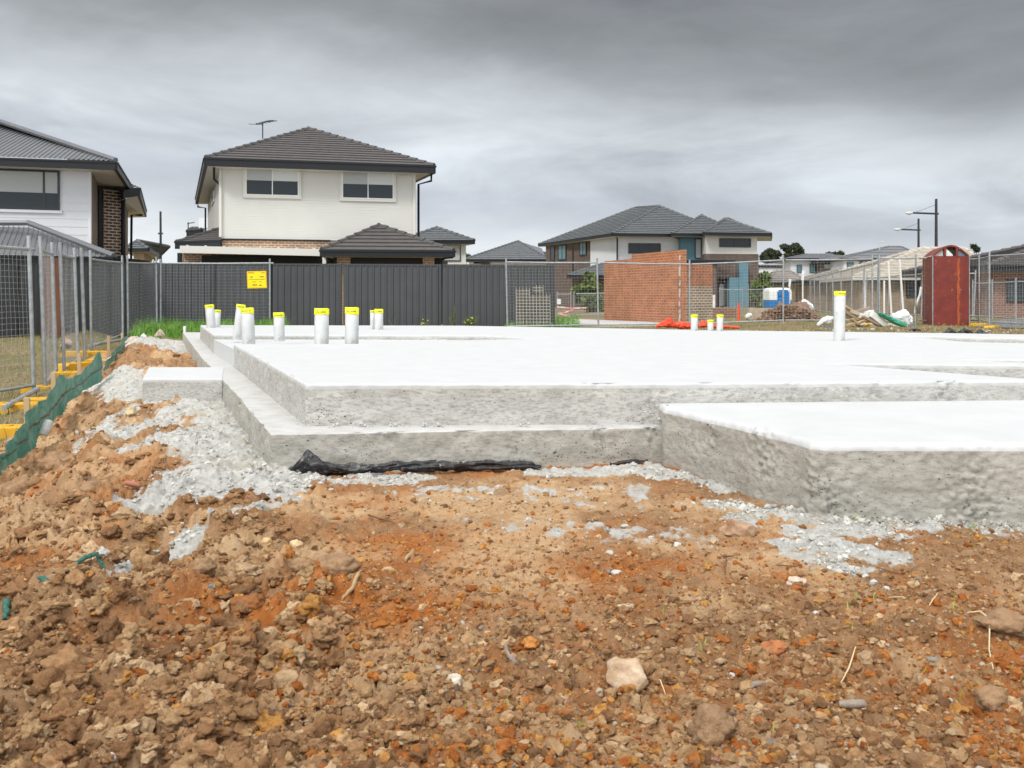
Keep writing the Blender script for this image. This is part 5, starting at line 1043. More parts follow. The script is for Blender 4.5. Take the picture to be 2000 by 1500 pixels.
# --- dark tiled two-storey house in the middle distance
def mid_house():
    h = thing('tiled_house', 'two-storey house with grey tiled roofs, brown brick and teal panels right of centre', 'house', (X(1300, 66), 66, -.3)); d = 66; zE = Z(459, d)
    def P(px, dd, z=zE): return Vector((X(px, dd), dd, z))
    # main and wings
    hip(h, P(1196, 64.5), P(1430, 66), P(1420, 76), P(1052, 78), W(1288, 403, 70), W(1240, 406, 74), 16, M['tile2'], M['tile2'], .05)
    hip(h, P(1312, 64.6), P(1452, 65.2), P(1452, 72), P(1340, 72), W(1370, 421, 68), W(1372, 421, 70), 11, M['tile2'], M['tile2'], .05, 'wing_roof')
    hip(h, P(1374, 63.6), P(1506, 64.6), P(1506, 70), P(1400, 70), W(1415, 428, 66.6), W(1425, 428, 69), 9, M['tile2'], M['tile2'], .05, 'end_roof')
    # walls
    a0 = (X(1066, 77), 77); a1 = (X(1205, 66), 66); a2 = (X(1332, 66.8), 66.8)
    k1 = onwall(a0, a1, 1153)
    wallbox(h, 'brick_wall', [a0, k1, (k1[0] + 1, k1[1] + 5), (a0[0] + 1, a0[1] + 5)], -.4, zE - .2, M['br_choc'])
    k2 = (X(1170, 67.6), 67.6); wallbox(h, 'wall', [k1, a1, a2, (a2[0], 75), (k1[0] + .8, 75)], 1.5, zE - .2, M['wb2']); clad(h, 'cladding', a1, a2, 1.6, zE - .21, M['wb2'], 16, .02)
    t0 = (X(1329, 66), 66); t1 = (X(1379, 66), 66); wallbox(h, 'teal_wall', [t0, t1, (t1[0], 68), (t0[0], 68)], -.4, zE - .2, M['teal'])
    r0 = (X(1379, 64.6), 64.6); r1 = (X(1478.5, 65.2), 65.2); zm = Z(496, 65)
    wallbox(h, 'end_wall', [r0, r1, (r1[0], 70), (r0[0], 70)], zm, zE - .2, M['wb']); clad(h, 'end_cladding', r0, r1, zm, zE - .21, M['wb'], 10, .02)
    wallbox(h, 'brick_wall', [(r0[0] - .1, r0[1] - .06), (r1[0] + .1, r1[1] - .06), (r1[0] + .1, 70), (r0[0] - .1, 70)], -.4, zm - .003, M['br_choc'])
    q0 = onwall(r0, r1, 1394); q1 = onwall(r0, r1, 1436); wallbox(h, 'brick_bay', [(q0[0], q0[1] - .7), (q1[0], q1[1] - .7), (q1[0], q1[1] - .1), (q0[0], q0[1] - .1)], Z(542, 64), Z(514, 64), M['br_choc'])
    q0 = onwall(r0, r1, 1437); q1 = onwall(r0, r1, 1455); wallbox(h, 'teal_blade', [(q0[0], q0[1] - .9), (q1[0], q1[1] - .9), (q1[0], q1[1] - .1), (q0[0], q0[1] - .1)], -.4, Z(513, 64), M['teal'])
    q0 = onwall(r0, r1, 1419); q1 = onwall(r0, r1, 1437); wallbox(h, 'teal_wall', [(q0[0], q0[1] - .85), (q1[0], q1[1] - .85), (q1[0], q1[1] - .1), (q0[0], q0[1] - .1)], -.4, Z(542, 64), M['teal'])
    wallbox(h, 'lower_brick', [(X(1335, 63.5), 63.5), (X(1400, 63.5), 63.5), (X(1400, 66), 66), (X(1335, 66), 66)], -.4, Z(512, 63.5), M['br_choc'])
    mb = MB(); mb.beam(W(1330, 511, 63.4), W(1436, 512, 63.4), .3, .25); mb.build('canopy', M['gutter'], h)
    window(h, a1, a2, 1227, 1290, 475, 495.5, 3, 'winblack', out=.05, fw=.08); window(h, r0, r1, 1404.5, 1466, 465.5, 483, 2, 'winblack', out=.05, fw=.10)
    window(h, a0, a1, 1076, 1084, 482, 510, 1, 'winblack', 'glass', out=.05, fw=.06); window(h, a0, a1, 1091, 1106.5, 479, 508, 2, 'winblack', 'glass_teal', out=.05, fw=.08); window(h, a0, a1, 1133, 1146, 473, 499, 2, 'winblack', 'glass_teal', out=.05, fw=.08)
    window(h, t0, t1, 1357, 1370, 466, 505, 1, 'winblack', 'blind', out=.05, fw=.06); window(h, r0, r1, 1402, 1415, 552, 600, 1, 'winblack', 'blind', out=.10, fw=.09); window(h, r0, r1, 1454, 1464, 552, 600, 1, 'winblack', 'blind', out=.10, fw=.09)
    dpipe(h, [W(1205.5, 462, 65.8), W(1205.5, 510, 65.8)], .06); dpipe(h, [W(1119, 474, 69.5), W(1119, 560, 69.5)], .06)
    # single-storey front roof on the left
    A = W(1109, 538, 60); B = W(1200, 534, 60); B.z = A.z; hip(h, A, B, B + Vector((0, 5, 0)), A + Vector((1, 5, 0)), W(1172, 517, 62.5), W(1190, 517, 62.5), 7, M['tile2'], M['tile2'], .04, 'lower_roof', .2)
    wallbox(h, 'lower_wall', [(X(1118, 60.8), 60.8), (X(1200, 60.8), 60.8), (X(1200, 65), 65), (X(1118, 65), 65)], -.4, A.z - .2, M['br_choc'])
mid_house()

def small_house(name, label, px0, px1, d, ey, apx, apy, apx2=None, dep=9, wm='wb', rm='tile2', wins=(), gnd=-.3, skew=-.2, ov=.5, n=8, low=None, yaw=0, gm='glass', group=None):
    h = thing(name, label, 'house', (X((px0 + px1) / 2, d), d, gnd), group); z = Z(ey, d); A = Vector((X(px0, d), d, z)); B = Vector((X(px1, d), d + yaw, z)); D = A + Vector((skew * dep, dep, 0)); C = B + Vector((skew * dep, dep, 0))
    dr = d + min(dep / 2, (B - A).length / 2); R0 = W(apx, apy, dr); R1 = W(apx2, apy, dr) if apx2 else R0 + Vector((skew * 2, max(.5, dep - 2 * (dr - d)), 0)); R1.z = R0.z
    hip(h, A, B, C, D, R0, R1, n, M[rm], M[rm], .04, gmat='trim' if rm in ('cream_tile',) else 'gutter', g=.14 if rm in ('cream_tile', 'taupe_tile') else .2)
    a = (A.x + ov, A.y + ov); b = (B.x - ov, B.y + ov); c_ = (C.x - ov, C.y - ov); e = (D.x + ov, D.y - ov)
    if low: wallbox(h, 'wall', [a, b, c_, e], low[0], z - .19, M[wm]); wallbox(h, 'lower_wall', [a, b, c_, e], gnd, low[0] - .003, M[low[1]])
    else: wallbox(h, 'wall', [a, b, c_, e], gnd, z - .19, M[wm])
    for w_ in wins: window(h, a, b, *w_, 1, 'winblack', gm, out=.04, fw=.05)
    return h
small_house('cream_house', 'cream upper storey with a small tiled hip roof directly right of the white weatherboard house', 780, 926, 52, 470, 853, 445, None, 9, 'wb', 'tile2', [(858, 900, 477, 510)], gm='blind', n=6, skew=-.38)
h = small_house('solar_house', 'low house with grey tiles and solar panels between the white house and the brick house', 905, 1075, 84, 507, 1012, 471, None, 14, 'wb2', 'tile2', [(925, 945, 511, 515)], n=9, skew=.25)
mb = MB(); pp = [W(985, 499, 86), W(1064, 500, 86), W(1058, 486, 89), W(1016, 473, 91), W(1003, 479, 90)]
mb.face([p + Vector((0, -.12, .05)) for p in pp]); mb.build('solar_panels', M['solar'], h); wallbox(h, 'brick_wall', [(X(939, 84.3), 84.3), (X(957, 84.3), 84.3), (X(957, 84.45), 84.45), (X(939, 84.45), 84.45)], -.3, Z(511, 84), M['br_choc'])
small_house('distant_house', 'small cream house tip seen between the left house and the dark street pole', 240, 290, 60, 486, 268, 470, None, 9, 'br_beige', 'tile2', n=4, skew=-.3)
small_house('distant_house', 'white and brown two-storey house with teal windows left of the cream tiled bungalow', 1538, 1640, 95, 505, 1575, 497, 1625, 10, 'wb2', 'metalroof', [(1556, 1566, 517, 533), (1581, 1593, 515, 533)], n=4, low=(1.0, 'br_choc'), skew=.1, gm='glass_teal')
small_house('distant_house', 'brown brick upper storey squeezed between two white houses on the right', 1596, 1662, 93, 509, 1620, 500, 1645, 10, 'br_choc', 'metalroof', [(1609, 1630, 515, 525)], n=3, skew=.1, gm='blind')
small_house('distant_house', 'grey roofed white house behind the cream tiled bungalow on the right', 1644, 1812, 88, 505, 1735, 482, 1760, 12, 'wb2', 'metalroof', [(1654, 1667, 512, 526), (1678, 1687, 510, 526), (1690, 1703, 510, 526), (1737, 1753, 510, 516)], n=4, skew=.1, gm='glass_teal', ov=.3)
small_house('low_shed', 'long white low shed left of the distant houses', 1482, 1530, 90, 519, 1500, 517, 1515, 6, 'wb2', 'metalroof2', n=2, skew=0, ov=.1)
small_house('taupe_house', 'low beige brick house with a taupe tiled roof behind the portable toilet', 1495, 1580, 72, 552, 1515, 530, 1545, 8, 'br_beige', 'taupe_tile', n=6, skew=.1)
small_house('beige_house', 'long beige brick bungalow with a mottled taupe roof left of the cream tiled one', 1566, 1700, 50, 549, 1640, 527, 1730, 9, 'br_beige', 'taupe_tile', n=7, skew=.2)
h = small_house('cream_bungalow', 'beige brick bungalow with a broad cream tiled roof behind the rusty red box', 1668, 1950, 42, 541, 1800, 486, 1885, 13, 'br_beige', 'cream_tile', [(1769, 1799, 543, 580), (1895, 1930, 545, 580)], n=19, skew=.15, ov=.45)
h = small_house('red_brick_house', 'red brick house with a dark tiled roof cut by the right edge', 1925, 2300, 32, 520, 2060, 470, 2150, 9, 'br_red2', 'tile', [(1965, 2040, 545, 590)], n=17, skew=.1, ov=.6)
# dark balcony roof left of the white house
h = thing('neighbour_house', 'dark balcony and roof top of a neighbour left of the white weatherboard house', 'house', (X(388, 55), 55, -.3))
wallbox(h, 'wall', [(X(366, 55), 55), (X(420, 55), 55), (X(420, 60), 60), (X(366, 60), 60)], -.3, Z(462, 55), M['br_choc']); wallbox(h, 'balcony', [(X(388, 54.5), 54.5), (X(420, 54.5), 54.5), (X(420, 55), 55), (X(388, 55), 55)], Z(447, 55), Z(427, 55), M['wb2'])
hip(h, W(366, 452, 54), W(394, 449, 54), W(396, 449, 58), W(368, 452, 58), W(375, 446, 56), W(386, 446, 56), 3, M['tile'], M['tile'], .03, 'roof', .3)
mb = MB(); mb.tube([W(367.5, 452, 56), W(367.5, 434, 56)], .035, 5); mb.tube([W(366, 436.5, 56), W(380, 434.5, 56)], .03, 5); tag(mb.build('roof_antenna', M['lamp']), 'tiny antenna on the neighbour roof left of the white house', 'antenna')
mb = MB(); mb.tube([W(1718, 488, 90), W(1718, 471, 90)], .05, 5); mb.tube([W(1715, 473, 90), W(1727, 472, 90)], .04, 5); tag(mb.build('roof_antenna', M['lamphead']), 'faint antenna above the grey roofed house left of the street lamps', 'antenna')

# ------------------------------------------------------------------ unfinished red brick wall
def brick_walls():
    h = thing('brick_wall', 'unfinished orange red brick wall with a stepped top and a cream brick pier at its right end', 'wall', (X(1270, 28), 28, -.2))
    a = (X(1180, 33.5), 33.5); b = (X(1335, 28.2), 28.2); s1 = onwall(a, b, 1234)
    mb = MB(); dx, dy = b[0] - a[0], b[1] - a[1]; l = math.hypot(dx, dy); nr = (-dy / l * -.12, dx / l * .12)
    th_ = lambda p: (p[0] - dy / l * .11, p[1] + dx / l * .11)
    zt1 = Z(508, onwall(a, b, 1207)[1]); zt2 = Z(492, onwall(a, b, 1285)[1])
    mb.prism([a, s1, th_(s1), th_(a)], -.3, zt1); mb.build('lower_leaf', M['br_red'], h); mb = MB(); s1b = (s1[0] - .02, s1[1] - .05); bb = (b[0], b[1] - .0); mb.prism([s1b, bb, th_(bb), th_(s1b)], -.3, zt2); mb.build('upper_leaf', M['br_red'], h)
    c = (X(1392, 29.4), 29.4); zt3 = Z(516, 29); zmid = Z(559, 28.8)
    b2 = (b[0] + .004, b[1] + .01)
    mb = MB(); mb.prism([b2, c, (c[0], c[1] + .2), (b2[0], b2[1] + .25)], zmid, zt3); mb.build('pier_top', M['br_red'], h); mb = MB(); mb.prism([b2, c, (c[0], c[1] + .2), (b2[0], b2[1] + .25)], -.3, zmid - .002); mb.build('pier_base', M['br_cream'], h)
    # irregular smear of mortar down the corner
    mb = MB(); bx_, by_ = onwall(a, b, 1328); zz_ = -.2
    for k in range(46):
        z = zz_ + (zt2 - zz_ - .15) * k / 46; w_ = .02 + .05 * abs(mnoise.noise(Vector((k * .45, 0, 0)))); dd_ = .04 * mnoise.noise(Vector((k * .3, 4, 0)))
        if mnoise.noise(Vector((k * .37, 9, 0))) > -.12: mb.box((bx_ + dd_, by_ - .01, z), (w_ * 2, .03, .07), -.9)
    mb.build('mortar_smear', M['conc_ledge'], h)
brick_walls()
# ------------------------------------------------------------------ rusty red box with an arched top
def red_box():
    d = 24.2; z0 = Z(636, d); h = thing('red_steel_box', 'tall rusty red steel box with an arched top on the grass strip at right', 'bin', (X(1855, d), d, z0))
    xl, xr = X(1821, d), X(1892.5, d); zs = Z(500, d); za = Z(479.5, d); dep = Vector((.42, 1.5, 0)); n = 14
    arc = [(xl + (xr - xl) * k / n, zs + (za - zs) * math.sin(math.pi * k / n)) for k in range(n + 1)]
    mb = MB(); mb.box(((xl + xr) / 2, d - .02 + .02, (z0 + zs) / 2), (xr - xl, .03, zs - z0)); mb.build('front', M['redmetal'], h)
    mb = MB(); mb.grid([[(xl, d, z0), (xl, d, zs)], [(xl + dep.x, d + dep.y, z0), (xl + dep.x, d + dep.y, zs)]]); mb.build('side', M['redmetal'], h)
    mb = MB(); mb.grid([[(xr, d, z0), (xr, d, zs)], [(xr + dep.x, d + dep.y, z0), (xr + dep.x, d + dep.y, zs)]]); mb.build('side', M['redmetal'], h)
    mb = MB(); mb.grid([[(x, d - .03, z + .015) for x, z in arc], [(x + dep.x, d + dep.y, z + .015) for x, z in arc]]); mb.grid([[(x, d - .03, z + .015) for x, z in arc], [((x - (xl + xr) / 2) * .93 + (xl + xr) / 2, d - .03, (z - zs) * .88 + zs) for x, z in arc]]); mb.build('arched_roof', M['redmetal'], h)
    mb = MB(); dd_ = d + .05; cx = (xl + xr) / 2; mb.face([((x - cx) * .97 + cx, dd_, (z - zs) * .95 + zs) for x, z in arc[::-1]]); mb.build('back_panel', M['shade_dark'], h)  # near-black fill painted as the shade inside the arch
    for p0, p1, m_ in ((1823, 1843, M['lamphead']), (1848, 1862, M['polyst']), (1872, 1889, M['greybox'])):
        mb = MB(); i0 = (X(p0, d) - xl) / (xr - xl); i1 = (X(p1, d) - xl) / (xr - xl); q = [(xl + (xr - xl) * t, zs + (za - zs) * .84 * math.sin(math.pi * t)) for t in np.linspace(i0, i1, 6)]
        if p0 == 1848: q = [(x, zs + (z - zs) * (.95 - .8 * k / 5)) for k, (x, z) in enumerate(q)]
        mb.face([(q[0][0], dd_ - .02, zs)] + [(x, dd_ - .02, z) for x, z in q] + [(q[-1][0], dd_ - .02, zs)]); mb.build('top_pane', m_, h)
    for px in (1845, 1868): mb = MB(); t = (X(px, d) - xl) / (xr - xl); mb.box((X(px, d), d - .012, zs + (za - zs) * .45 * math.sin(math.pi * t)), (.05, .03, (za - zs) * .9 * math.sin(math.pi * t))); mb.build('divider', M['redmetal'], h)
    mb = MB(); mb.beam((xl, d - .02, z0), (xl, d - .02, zs), .02, .02); mb.beam((xr, d - .02, z0), (xr, d - .02, zs), .02, .02); mb.build('edge_strip', M['galv'], h)
    mb = MB(); rnd = random.Random(4); x = X(1871, d); pts = []
    for k in range(24): pts.append((x + rnd.gauss(0, .012), z0 + (zs - z0) * (k + .3) / 24, .02 + .028 * rnd.random()))
    mb.grid([[(a - w_, d - .022, z) for a, z, w_ in pts], [(a + w_, d - .022, z) for a, z, w_ in pts]]); mb.build('rust_streak', M['redrust'], h)
    # worn stencil marks on the side, illegible
    mb = MB(); mp = mat('faded_stencil', (.42, .27, .08), (.24, .06, .03), .8, 26, lo=.42, hi=.55); 
    for r_ in range(3):
        for k in range(3):
            t0 = .30 + .17 * k; t1 = t0 + .11; zt = zs - .05 - r_ * .36
            for s0, s1, y0, y1 in ((t0, t0 + .03, 0, .26), (t1 - .03, t1, .03, .26), (t0, t1, .0 if k % 2 else .2, .05 if k % 2 else .26)):
                mb.face([(xl + dep.x * s - .004, d + dep.y * s, z) for s, z in ((s1, zt - y1), (s0, zt - y1), (s0, zt - y0), (s1, zt - y0))])
    mb.build('stencil', mp, h)
red_box()
# ------------------------------------------------------------------ street lamps and poles
def lamp(px, top, d, arm_y, arm_px, label, w=.12):
    h = thing('street_lamp', label, 'street lamp', (X(px, d), d, -.3), 'black street lamps'); mb = MB(); x = X(px, d)
    mb.tube([(x - .05, d, -.3), (x, d, Z(top, d) * .6), (x, d, Z(top, d))], [w, w * .85, w * .7], 8); mb.build('pole', M['lamp'], h)
    mb = MB(); za = Z(arm_y, d); mb.tube([(x + .15, d, za - .02), (X(arm_px + 12, d), d, za + .05)], .07, 6); mb.build('arm', M['lamp'], h)
    mb = MB(); mb.tube([(X(arm_px + 16, d), d, za + .06), (X(arm_px + 8, d), d, za + .02), (X(arm_px, d), d, za + .04)], [.05, .13, .05], 8); mb.build('lamp_head', M['lamphead'], h)
    mb = MB(); mb.wire((x, d, za + (Z(top, d) - za) * .62), (X(arm_px + 22, d), d, za + .1), .012); mb.build('stay', M['lamp'], h, uv=False); return h
lamp(1828.5, 388.5, 60, 417, 1768, 'taller black street lamp, right of two, behind the rusty red box')
lamp(1794, 427, 74, 449, 1745, 'shorter black street lamp left of the taller one behind the cream roof')
mb = MB(); d = 62; mb.tube([(X(314.5, d), d, -.3), (X(313.5, d), d, Z(413, d))], [.10, .075], 8); mb.tube([W(309, 456, d), W(318, 456, d)], .07, 6); tag(mb.build('street_pole', M['lamp']), 'thin black pole with a small collar between the two left houses', 'pole')
for px, t, lb, c_ in ((1619.5, 491, 'black power pole with crossarms among the distant houses', 1), ):
    mb = MB(); d = 100; mb.tube([(X(px, d), d, -.3), (X(px, d), d, Z(t, d))], .14, 6)
    for yy in (493.5, 497): mb.beam(W(px - 7, yy + .3, d), W(px + 9, yy, d), .1, .12)
    tag(mb.build('power_pole', M['lamp']), lb, 'pole')
# ------------------------------------------------------------------ right-hand fences
zz = lambda x, y: mac1(x, y)
def run(pts, h, labels, wr=.003, sp=.10, group='mesh site fence panels', jitter=.0):
    for i in range(len(pts) - 1):
        (x0, y0), (x1, y1) = pts[i], pts[i + 1]; a = Vector((x0, y0, 0)); b = Vector((x1, y1, 0)); a.z = zz(x0, y0) ; b.z = zz(x1, y1); dr = (b - a).normalized() * .05
        panel(a + dr, b - dr, h, h, labels[i], group, lean=(random.uniform(-1, 1) * jitter, 0), wr=wr, sp=sp, clamp=False, posts=(i == 0, 1))
ra = (X(1714, 24.9), 24.9); rb = (X(1562, 58), 58); npan = 11
pts = [lerp2(ra, rb, (k / npan)) for k in range(npan + 1)]
ordn = ['nearest', 'second', 'third', 'fourth', 'fifth', 'sixth', 'seventh', 'eighth', 'ninth', 'tenth', 'farthest']
run(pts, 1.75, [f'{o} mesh panel of the run receding behind the timber pile' for o in ordn], sp=.2, jitter=.03, wr=.0016)
r2 = [(X(1690, 40), 40), (X(1735, 37), 37), (X(1760, 34.5), 34.5), (X(1800, 32), 32), (X(1905, 31.5), 31.5)]
run(r2, 1.6, ['mesh panel at the far left of the bungalow run', 'mesh panel before the bungalow brickwork', 'mesh panel before the bungalow window', 'mesh panel half hidden by the rusty red box'], sp=.2, jitter=.04, wr=.0016)
r3 = [(X(1714, 24.9), 24.9), (X(1792, 24.9), 24.9), (X(1893, 25.6), 25.6), (X(1915, 25.2), 25.2), (X(1933, 23.6), 23.6), (X(2040, 21.6), 21.6)]
run(r3, 1.86, ['mesh panel between the timber pile and the rusty red box', 'mesh panel behind the rusty red box', 'narrow mesh panel just right of the rusty red box', 'mesh panel stepping forward right of the rusty red box', 'rightmost mesh panel cut by the photo edge'], sp=.10, wr=.0016)
r4 = [(X(1898, 31), 31), (X(1940, 30), 30), (X(1985, 27.5), 27.5), (X(2060, 26.5), 26.5)]
run(r4, 1.25, ['lower rear mesh panel left of the red brick house', 'lower rear mesh panel before the red brick house', 'lower rear mesh panel at the right edge'], sp=.15, wr=.0018)
r5 = [(X(1086, 40), 40), (X(1117, 40), 40), (X(1123, 40), 40), (X(1184, 40), 40)]
run(r5, 1.05, ['low mesh barrier with a white notice at the fence gap', 'narrow post gap in the low mesh barrier', 'low mesh barrier before the green shrub'], sp=.10, wr=.004)
r6 = [(X(1404, 47), 47), (X(1452, 47), 47), (X(1492, 46), 46), (X(1507, 45), 45)]
run(r6, 1.15, ['low mesh barrier before the teal house wall', 'low mesh barrier before the right shrub', 'short low mesh barrier beside the portable toilet'], sp=.12, wr=.004)
mb = MB(); d = 39.9; mb.face([W(1088, 594, d), W(1095.5, 594, d), W(1095.5, 584, d), W(1088, 584, d)]); mb.box(W(1091.8, 589, d + .012), (.17, .02, .22)); tag(mb.build('white_notice', M['bagwhite']), 'blank white notice on the low barrier at the fence gap', 'notice')
for i, (a, b, lb) in enumerate((((1088, 599, 39.8), (1147, 601, 39.8), 'upper red and white tape across the fence gap'), ((1090, 612, 39.7), (1120, 604, 39.7), 'middle red and white tape rising to the post'), ((1092, 612, 39.5), (1150, 627, 38), 'low slack red and white tape near the ground'))):
    mb = MB(); a, b = W(*a), W(*b); mb.grid([[a.lerp(b, k / 10) + Vector((0, 0, -.04 * math.sin(math.pi * k / 10) + e)) for k in range(11)] for e in (-.025, .03)]); tag(mb.build('barrier_tape', M['pink']), lb, 'tape')
for i, (px0, y0, px1, y1, d, lb) in enumerate(((1741, 612, 1735, 510, 31, 'leaning white post left of the bungalow window'), (1764, 605, 1757, 505, 30, 'white post leaning beside the bungalow window'), (1727, 612, 1727, 548, 33, 'short upright white post before the bungalow'), (1690, 604, 1687, 512, 30.5, 'pale post between the receding fence and the bungalow'))):
    mb = MB(); mb.tube([W(px0, y0, d), W(px1, y1, d)], .035, 8); tag(mb.build('white_post', M['winframe'], smooth=True), lb, 'post')
mb = MB(); mb.tube([W(1787, 612, 27), W(1788, 600, 27), W(1791, 590, 27), W(1797, 575, 27), W(1799, 560, 27)], .035, 8); tag(mb.build('bent_pipe', M['winframe'], smooth=True), 'bent white pipe curving up against the rusty red box', 'pipe')
# concrete apron and driveway seen through the gap
mb = MB(); mb.prism([(X(1120, 34), 34), (X(1290, 30), 30), (X(1290, 27), 27), (X(1100, 28.5), 28.5)], -.3, -.06); o = mb.build('pavement', M['conc_ledge']); tag(o, kind='structure')
mb = MB(); mb.face([(X(1900, 23), 23, .022), (X(2100, 21), 21, .022), (X(2100, 30), 30, .03), (X(1960, 30), 30, .03)]); o = mb.build('road', mat('asphalt', (.17, .17, .17), (.13, .13, .13), .9, 8)); tag(o, kind='structure')
# ------------------------------------------------------------------ portable toilet
def toilet():
    d = 44; z0 = -.2; h = thing('portable_toilet', 'blue and white portable toilet behind the dirt heap', 'portable toilet', (X(1523, d), d, z0)); x0, x1 = X(1502.5, d), X(1546, d); zt = Z(562, d); dp = 1.1
    mb = MB(); c = .12; mb.prism([(x0, d), (x1, d), (x1, d + dp), (x0, d + dp)], z0, Z(586, d)); mb.build('base_body', M['loo_blue'], h)
    mb = MB(); mb.prism([(x0, d - .01), (x1, d - .01), (x1, d + dp), (x0, d + dp)], Z(586, d) + .002, zt - .18)
    q = lambda s: [((x0 + x1) / 2 + sx * (x1 - x0) / 2 * s, d + dp / 2 + sy * dp / 2 * s, 0) for sx, sy in ((-1, -1), (1, -1), (1, 1), (-1, 1))]
    mb.grid([[(a, b, zt - .178) for a, b, _ in q(1.0)], [(a, b, zt - .08) for a, b, _ in q(.96)], [(a, b, zt - .02) for a, b, _ in q(.85)], [(a, b, zt) for a, b, _ in q(.6)], [((x0 + x1) / 2, d + dp / 2, zt + .005)] * 4], close=True); mb.build('upper_body', M['loo_white'], h)
    mb = MB(); xa, xb = X(1518, d), X(1541, d); zd = Z(566, d); mb.prism([(xa, d - .04), (xb, d - .04), (xb, d - .012), (xa, d - .012)], z0, zd - .08); mb.prism([(xa + .06, d - .04), (xb - .06, d - .04), (xb - .06, d - .012), (xa + .06, d - .012)], zd - .078, zd); dr = mb.build('door', M['loo_blue'], h)
    mb = MB(); mb.box((xa + .12, d - .055, Z(578, d)), (.14, .03, .03)); mb.build('handle', M['winblack'], dr)
toilet()
# ------------------------------------------------------------------ heaps
def heap(name, label, px0, px1, ytop, d, dp, m, seed, cat='heap', peak=.5, zb=-.25, rgh=.25, pile=True):
    x0, x1 = X(px0, d), X(px1, d); zt = Z(ytop, d); nx, ny = 90, 30; mb = MB(); rows = []
    for j in range(ny + 1):
        row = []
        for i in range(nx + 1):
            u = i / nx; v = j / ny; a = (u / peak if u < peak else (1 - u) / (1 - peak)); e = min(1, a * 1.5) ** .8 * math.sin(math.pi * min(max(v, 0), 1)) ** .7
            q = Vector((u * (x1 - x0) * 1.8 + seed, v * dp * 1.8, 0)); e2 = e * (1 + rgh * mnoise.noise(q) + rgh * .5 * mnoise.noise(q * 3)) + .10 * mnoise.noise(q * 5) * min(1, e * 3)
            row.append((x0 + (x1 - x0) * u, d + dp * (v - .5), zb + (zt - zb) * max(0, e2)))
        rows.append(row)
    mb.grid(rows); o = mb.build(name, m, smooth=True, uv=False); tag(o, label, cat); return o
heap('dirt_heap', 'rough brown dirt heap in front of the portable toilet', 1478, 1610, 596, 29.5, 3, M['clump'], 2, peak=.55)
def heapstones():
    n = 1700; u = RNG.random(n); x = X(1480 + 126 * u, 28.6); y = 28.2 + RNG.random(n) * .9; hgt = np.sin(np.pi * np.clip((u) ** .9, 0, 1)) ** .8; z = -.1 + RNG.random(n) * hgt * .62
    scatter('heap_clods', 'loose clods covering the brown dirt heap', 'soil clods', np.stack([x, y, z], -1), .012 + .045 * RNG.random(n) ** 3, np.array([(.30, .19, .12)]) * RNG.uniform(.6, 1.2, (n, 1)), M['stone'])
    n = 900; x = X(1180 + 850 * RNG.random(n), 20); y = 17.5 + RNG.random(n) * 4; x = x * y / 20; z = zmac(x, y) + .01; col = np.where((RNG.random(n) < .3)[:, None], np.array([(.5, .48, .44)]), np.array([(.28, .18, .11)])) * RNG.uniform(.6, 1.2, (n, 1)); scatter('rubble', 'loose gravel and rubble strewn beyond the slab', 'rubble', np.stack([x, y, z], -1), .01 + .035 * RNG.random(n) ** 3, col, M['stone'])
heapstones()
heap('low_dirt', 'low brown dirt bank between the cream pier and the dirt heap', 1392, 1480, 628, 29, 2.5, M['clump'], 9, 'heap', .6)
def low_wall(px0, px1, y0, y1, d, m, lb, nm='low_wall'):
    mb = MB(); mb.prism([(X(px0, d), d), (X(px1, d), d + .3), (X(px1, d), d + .6), (X(px0, d), d + .3)], Z(y1, d), Z(y0, d)); tag(mb.build(nm, m), lb, 'wall')
low_wall(1464, 1515, 602, 628, 31, M['pale_stone'], 'low pale wall or form beside the dirt heap')
low_wall(1391, 1442, 602, 632, 33, M['br_red2'], 'low dark red stack behind the orange peg')
mb = MB(); d = 28.5; mb.tube([W(1443, 634, d), W(1442.5, 592, d)], [.05, .035], 8); mb.box(W(1443, 632, d), (.3, .3, .05)); tag(mb.build('orange_peg', M['orange_net']), 'upright orange marker post right of the cream brick pier', 'marker')
mb = MB(); d = 31; mb.prism([(X(1391, d), d), (X(1397, d), d), (X(1397, d), d + .1), (X(1391, d), d + .1)], Z(601, d), Z(576, d)); tag(mb.build('white_board', M['bagwhite']), 'small white board leaning right of the cream brick pier', 'board')
for px, py, d, w_, hh, lb in ((1568, 538, 40, .11, .42, 'white cap on a post behind the receding fence'), (1542.5, 552, 44, .10, .36, 'tilted white cap above the portable toilet')):
    mb = MB(); c = W(px, py, d); mb.box(c, (w_, .05, hh), 0, 0, .1); mb.tube([c - Vector((0, 0, hh / 2)), Vector((c.x, c.y, -.2))], .03, 6); tag(mb.build('capped_post', M['bagwhite']), lb, 'post')
# orange netting
def blob(name, label, cat, m, segs, seed, amp=.35, n=16, squash=.7):
    """crumpled bag / sheet: lumpy tube through world points with radii"""
    mb = MB(); P = []
    for i in range(len(segs) - 1):
        for k in range(10): t = k / 10; P.append((segs[i][0].lerp(segs[i + 1][0], t), segs[i][1] + (segs[i + 1][1] - segs[i][1]) * t))
    P.append(segs[-1]); rows = []
    for p, r in P:
        row = []
        for k in range(n):
            a = 2 * math.pi * k / n; q = Vector((p.x * 4, math.cos(a) * 1.3 + seed, math.sin(a) * 1.3)); w_ = 1 + amp * mnoise.noise(q) + amp * .6 * (.5 - abs(mnoise.noise(q * 2.3)) * 2)
            row.append((p.x, p.y + math.cos(a) * r * w_, p.z + math.sin(a) * r * w_ * squash))
        rows.append(row)
    mb.grid(rows, close=True); mb.face(rows[0]); mb.face(rows[-1][::-1]); o = mb.build(name, m, smooth=False, uv=False); tag(o, label, cat); return o
d = 23.2
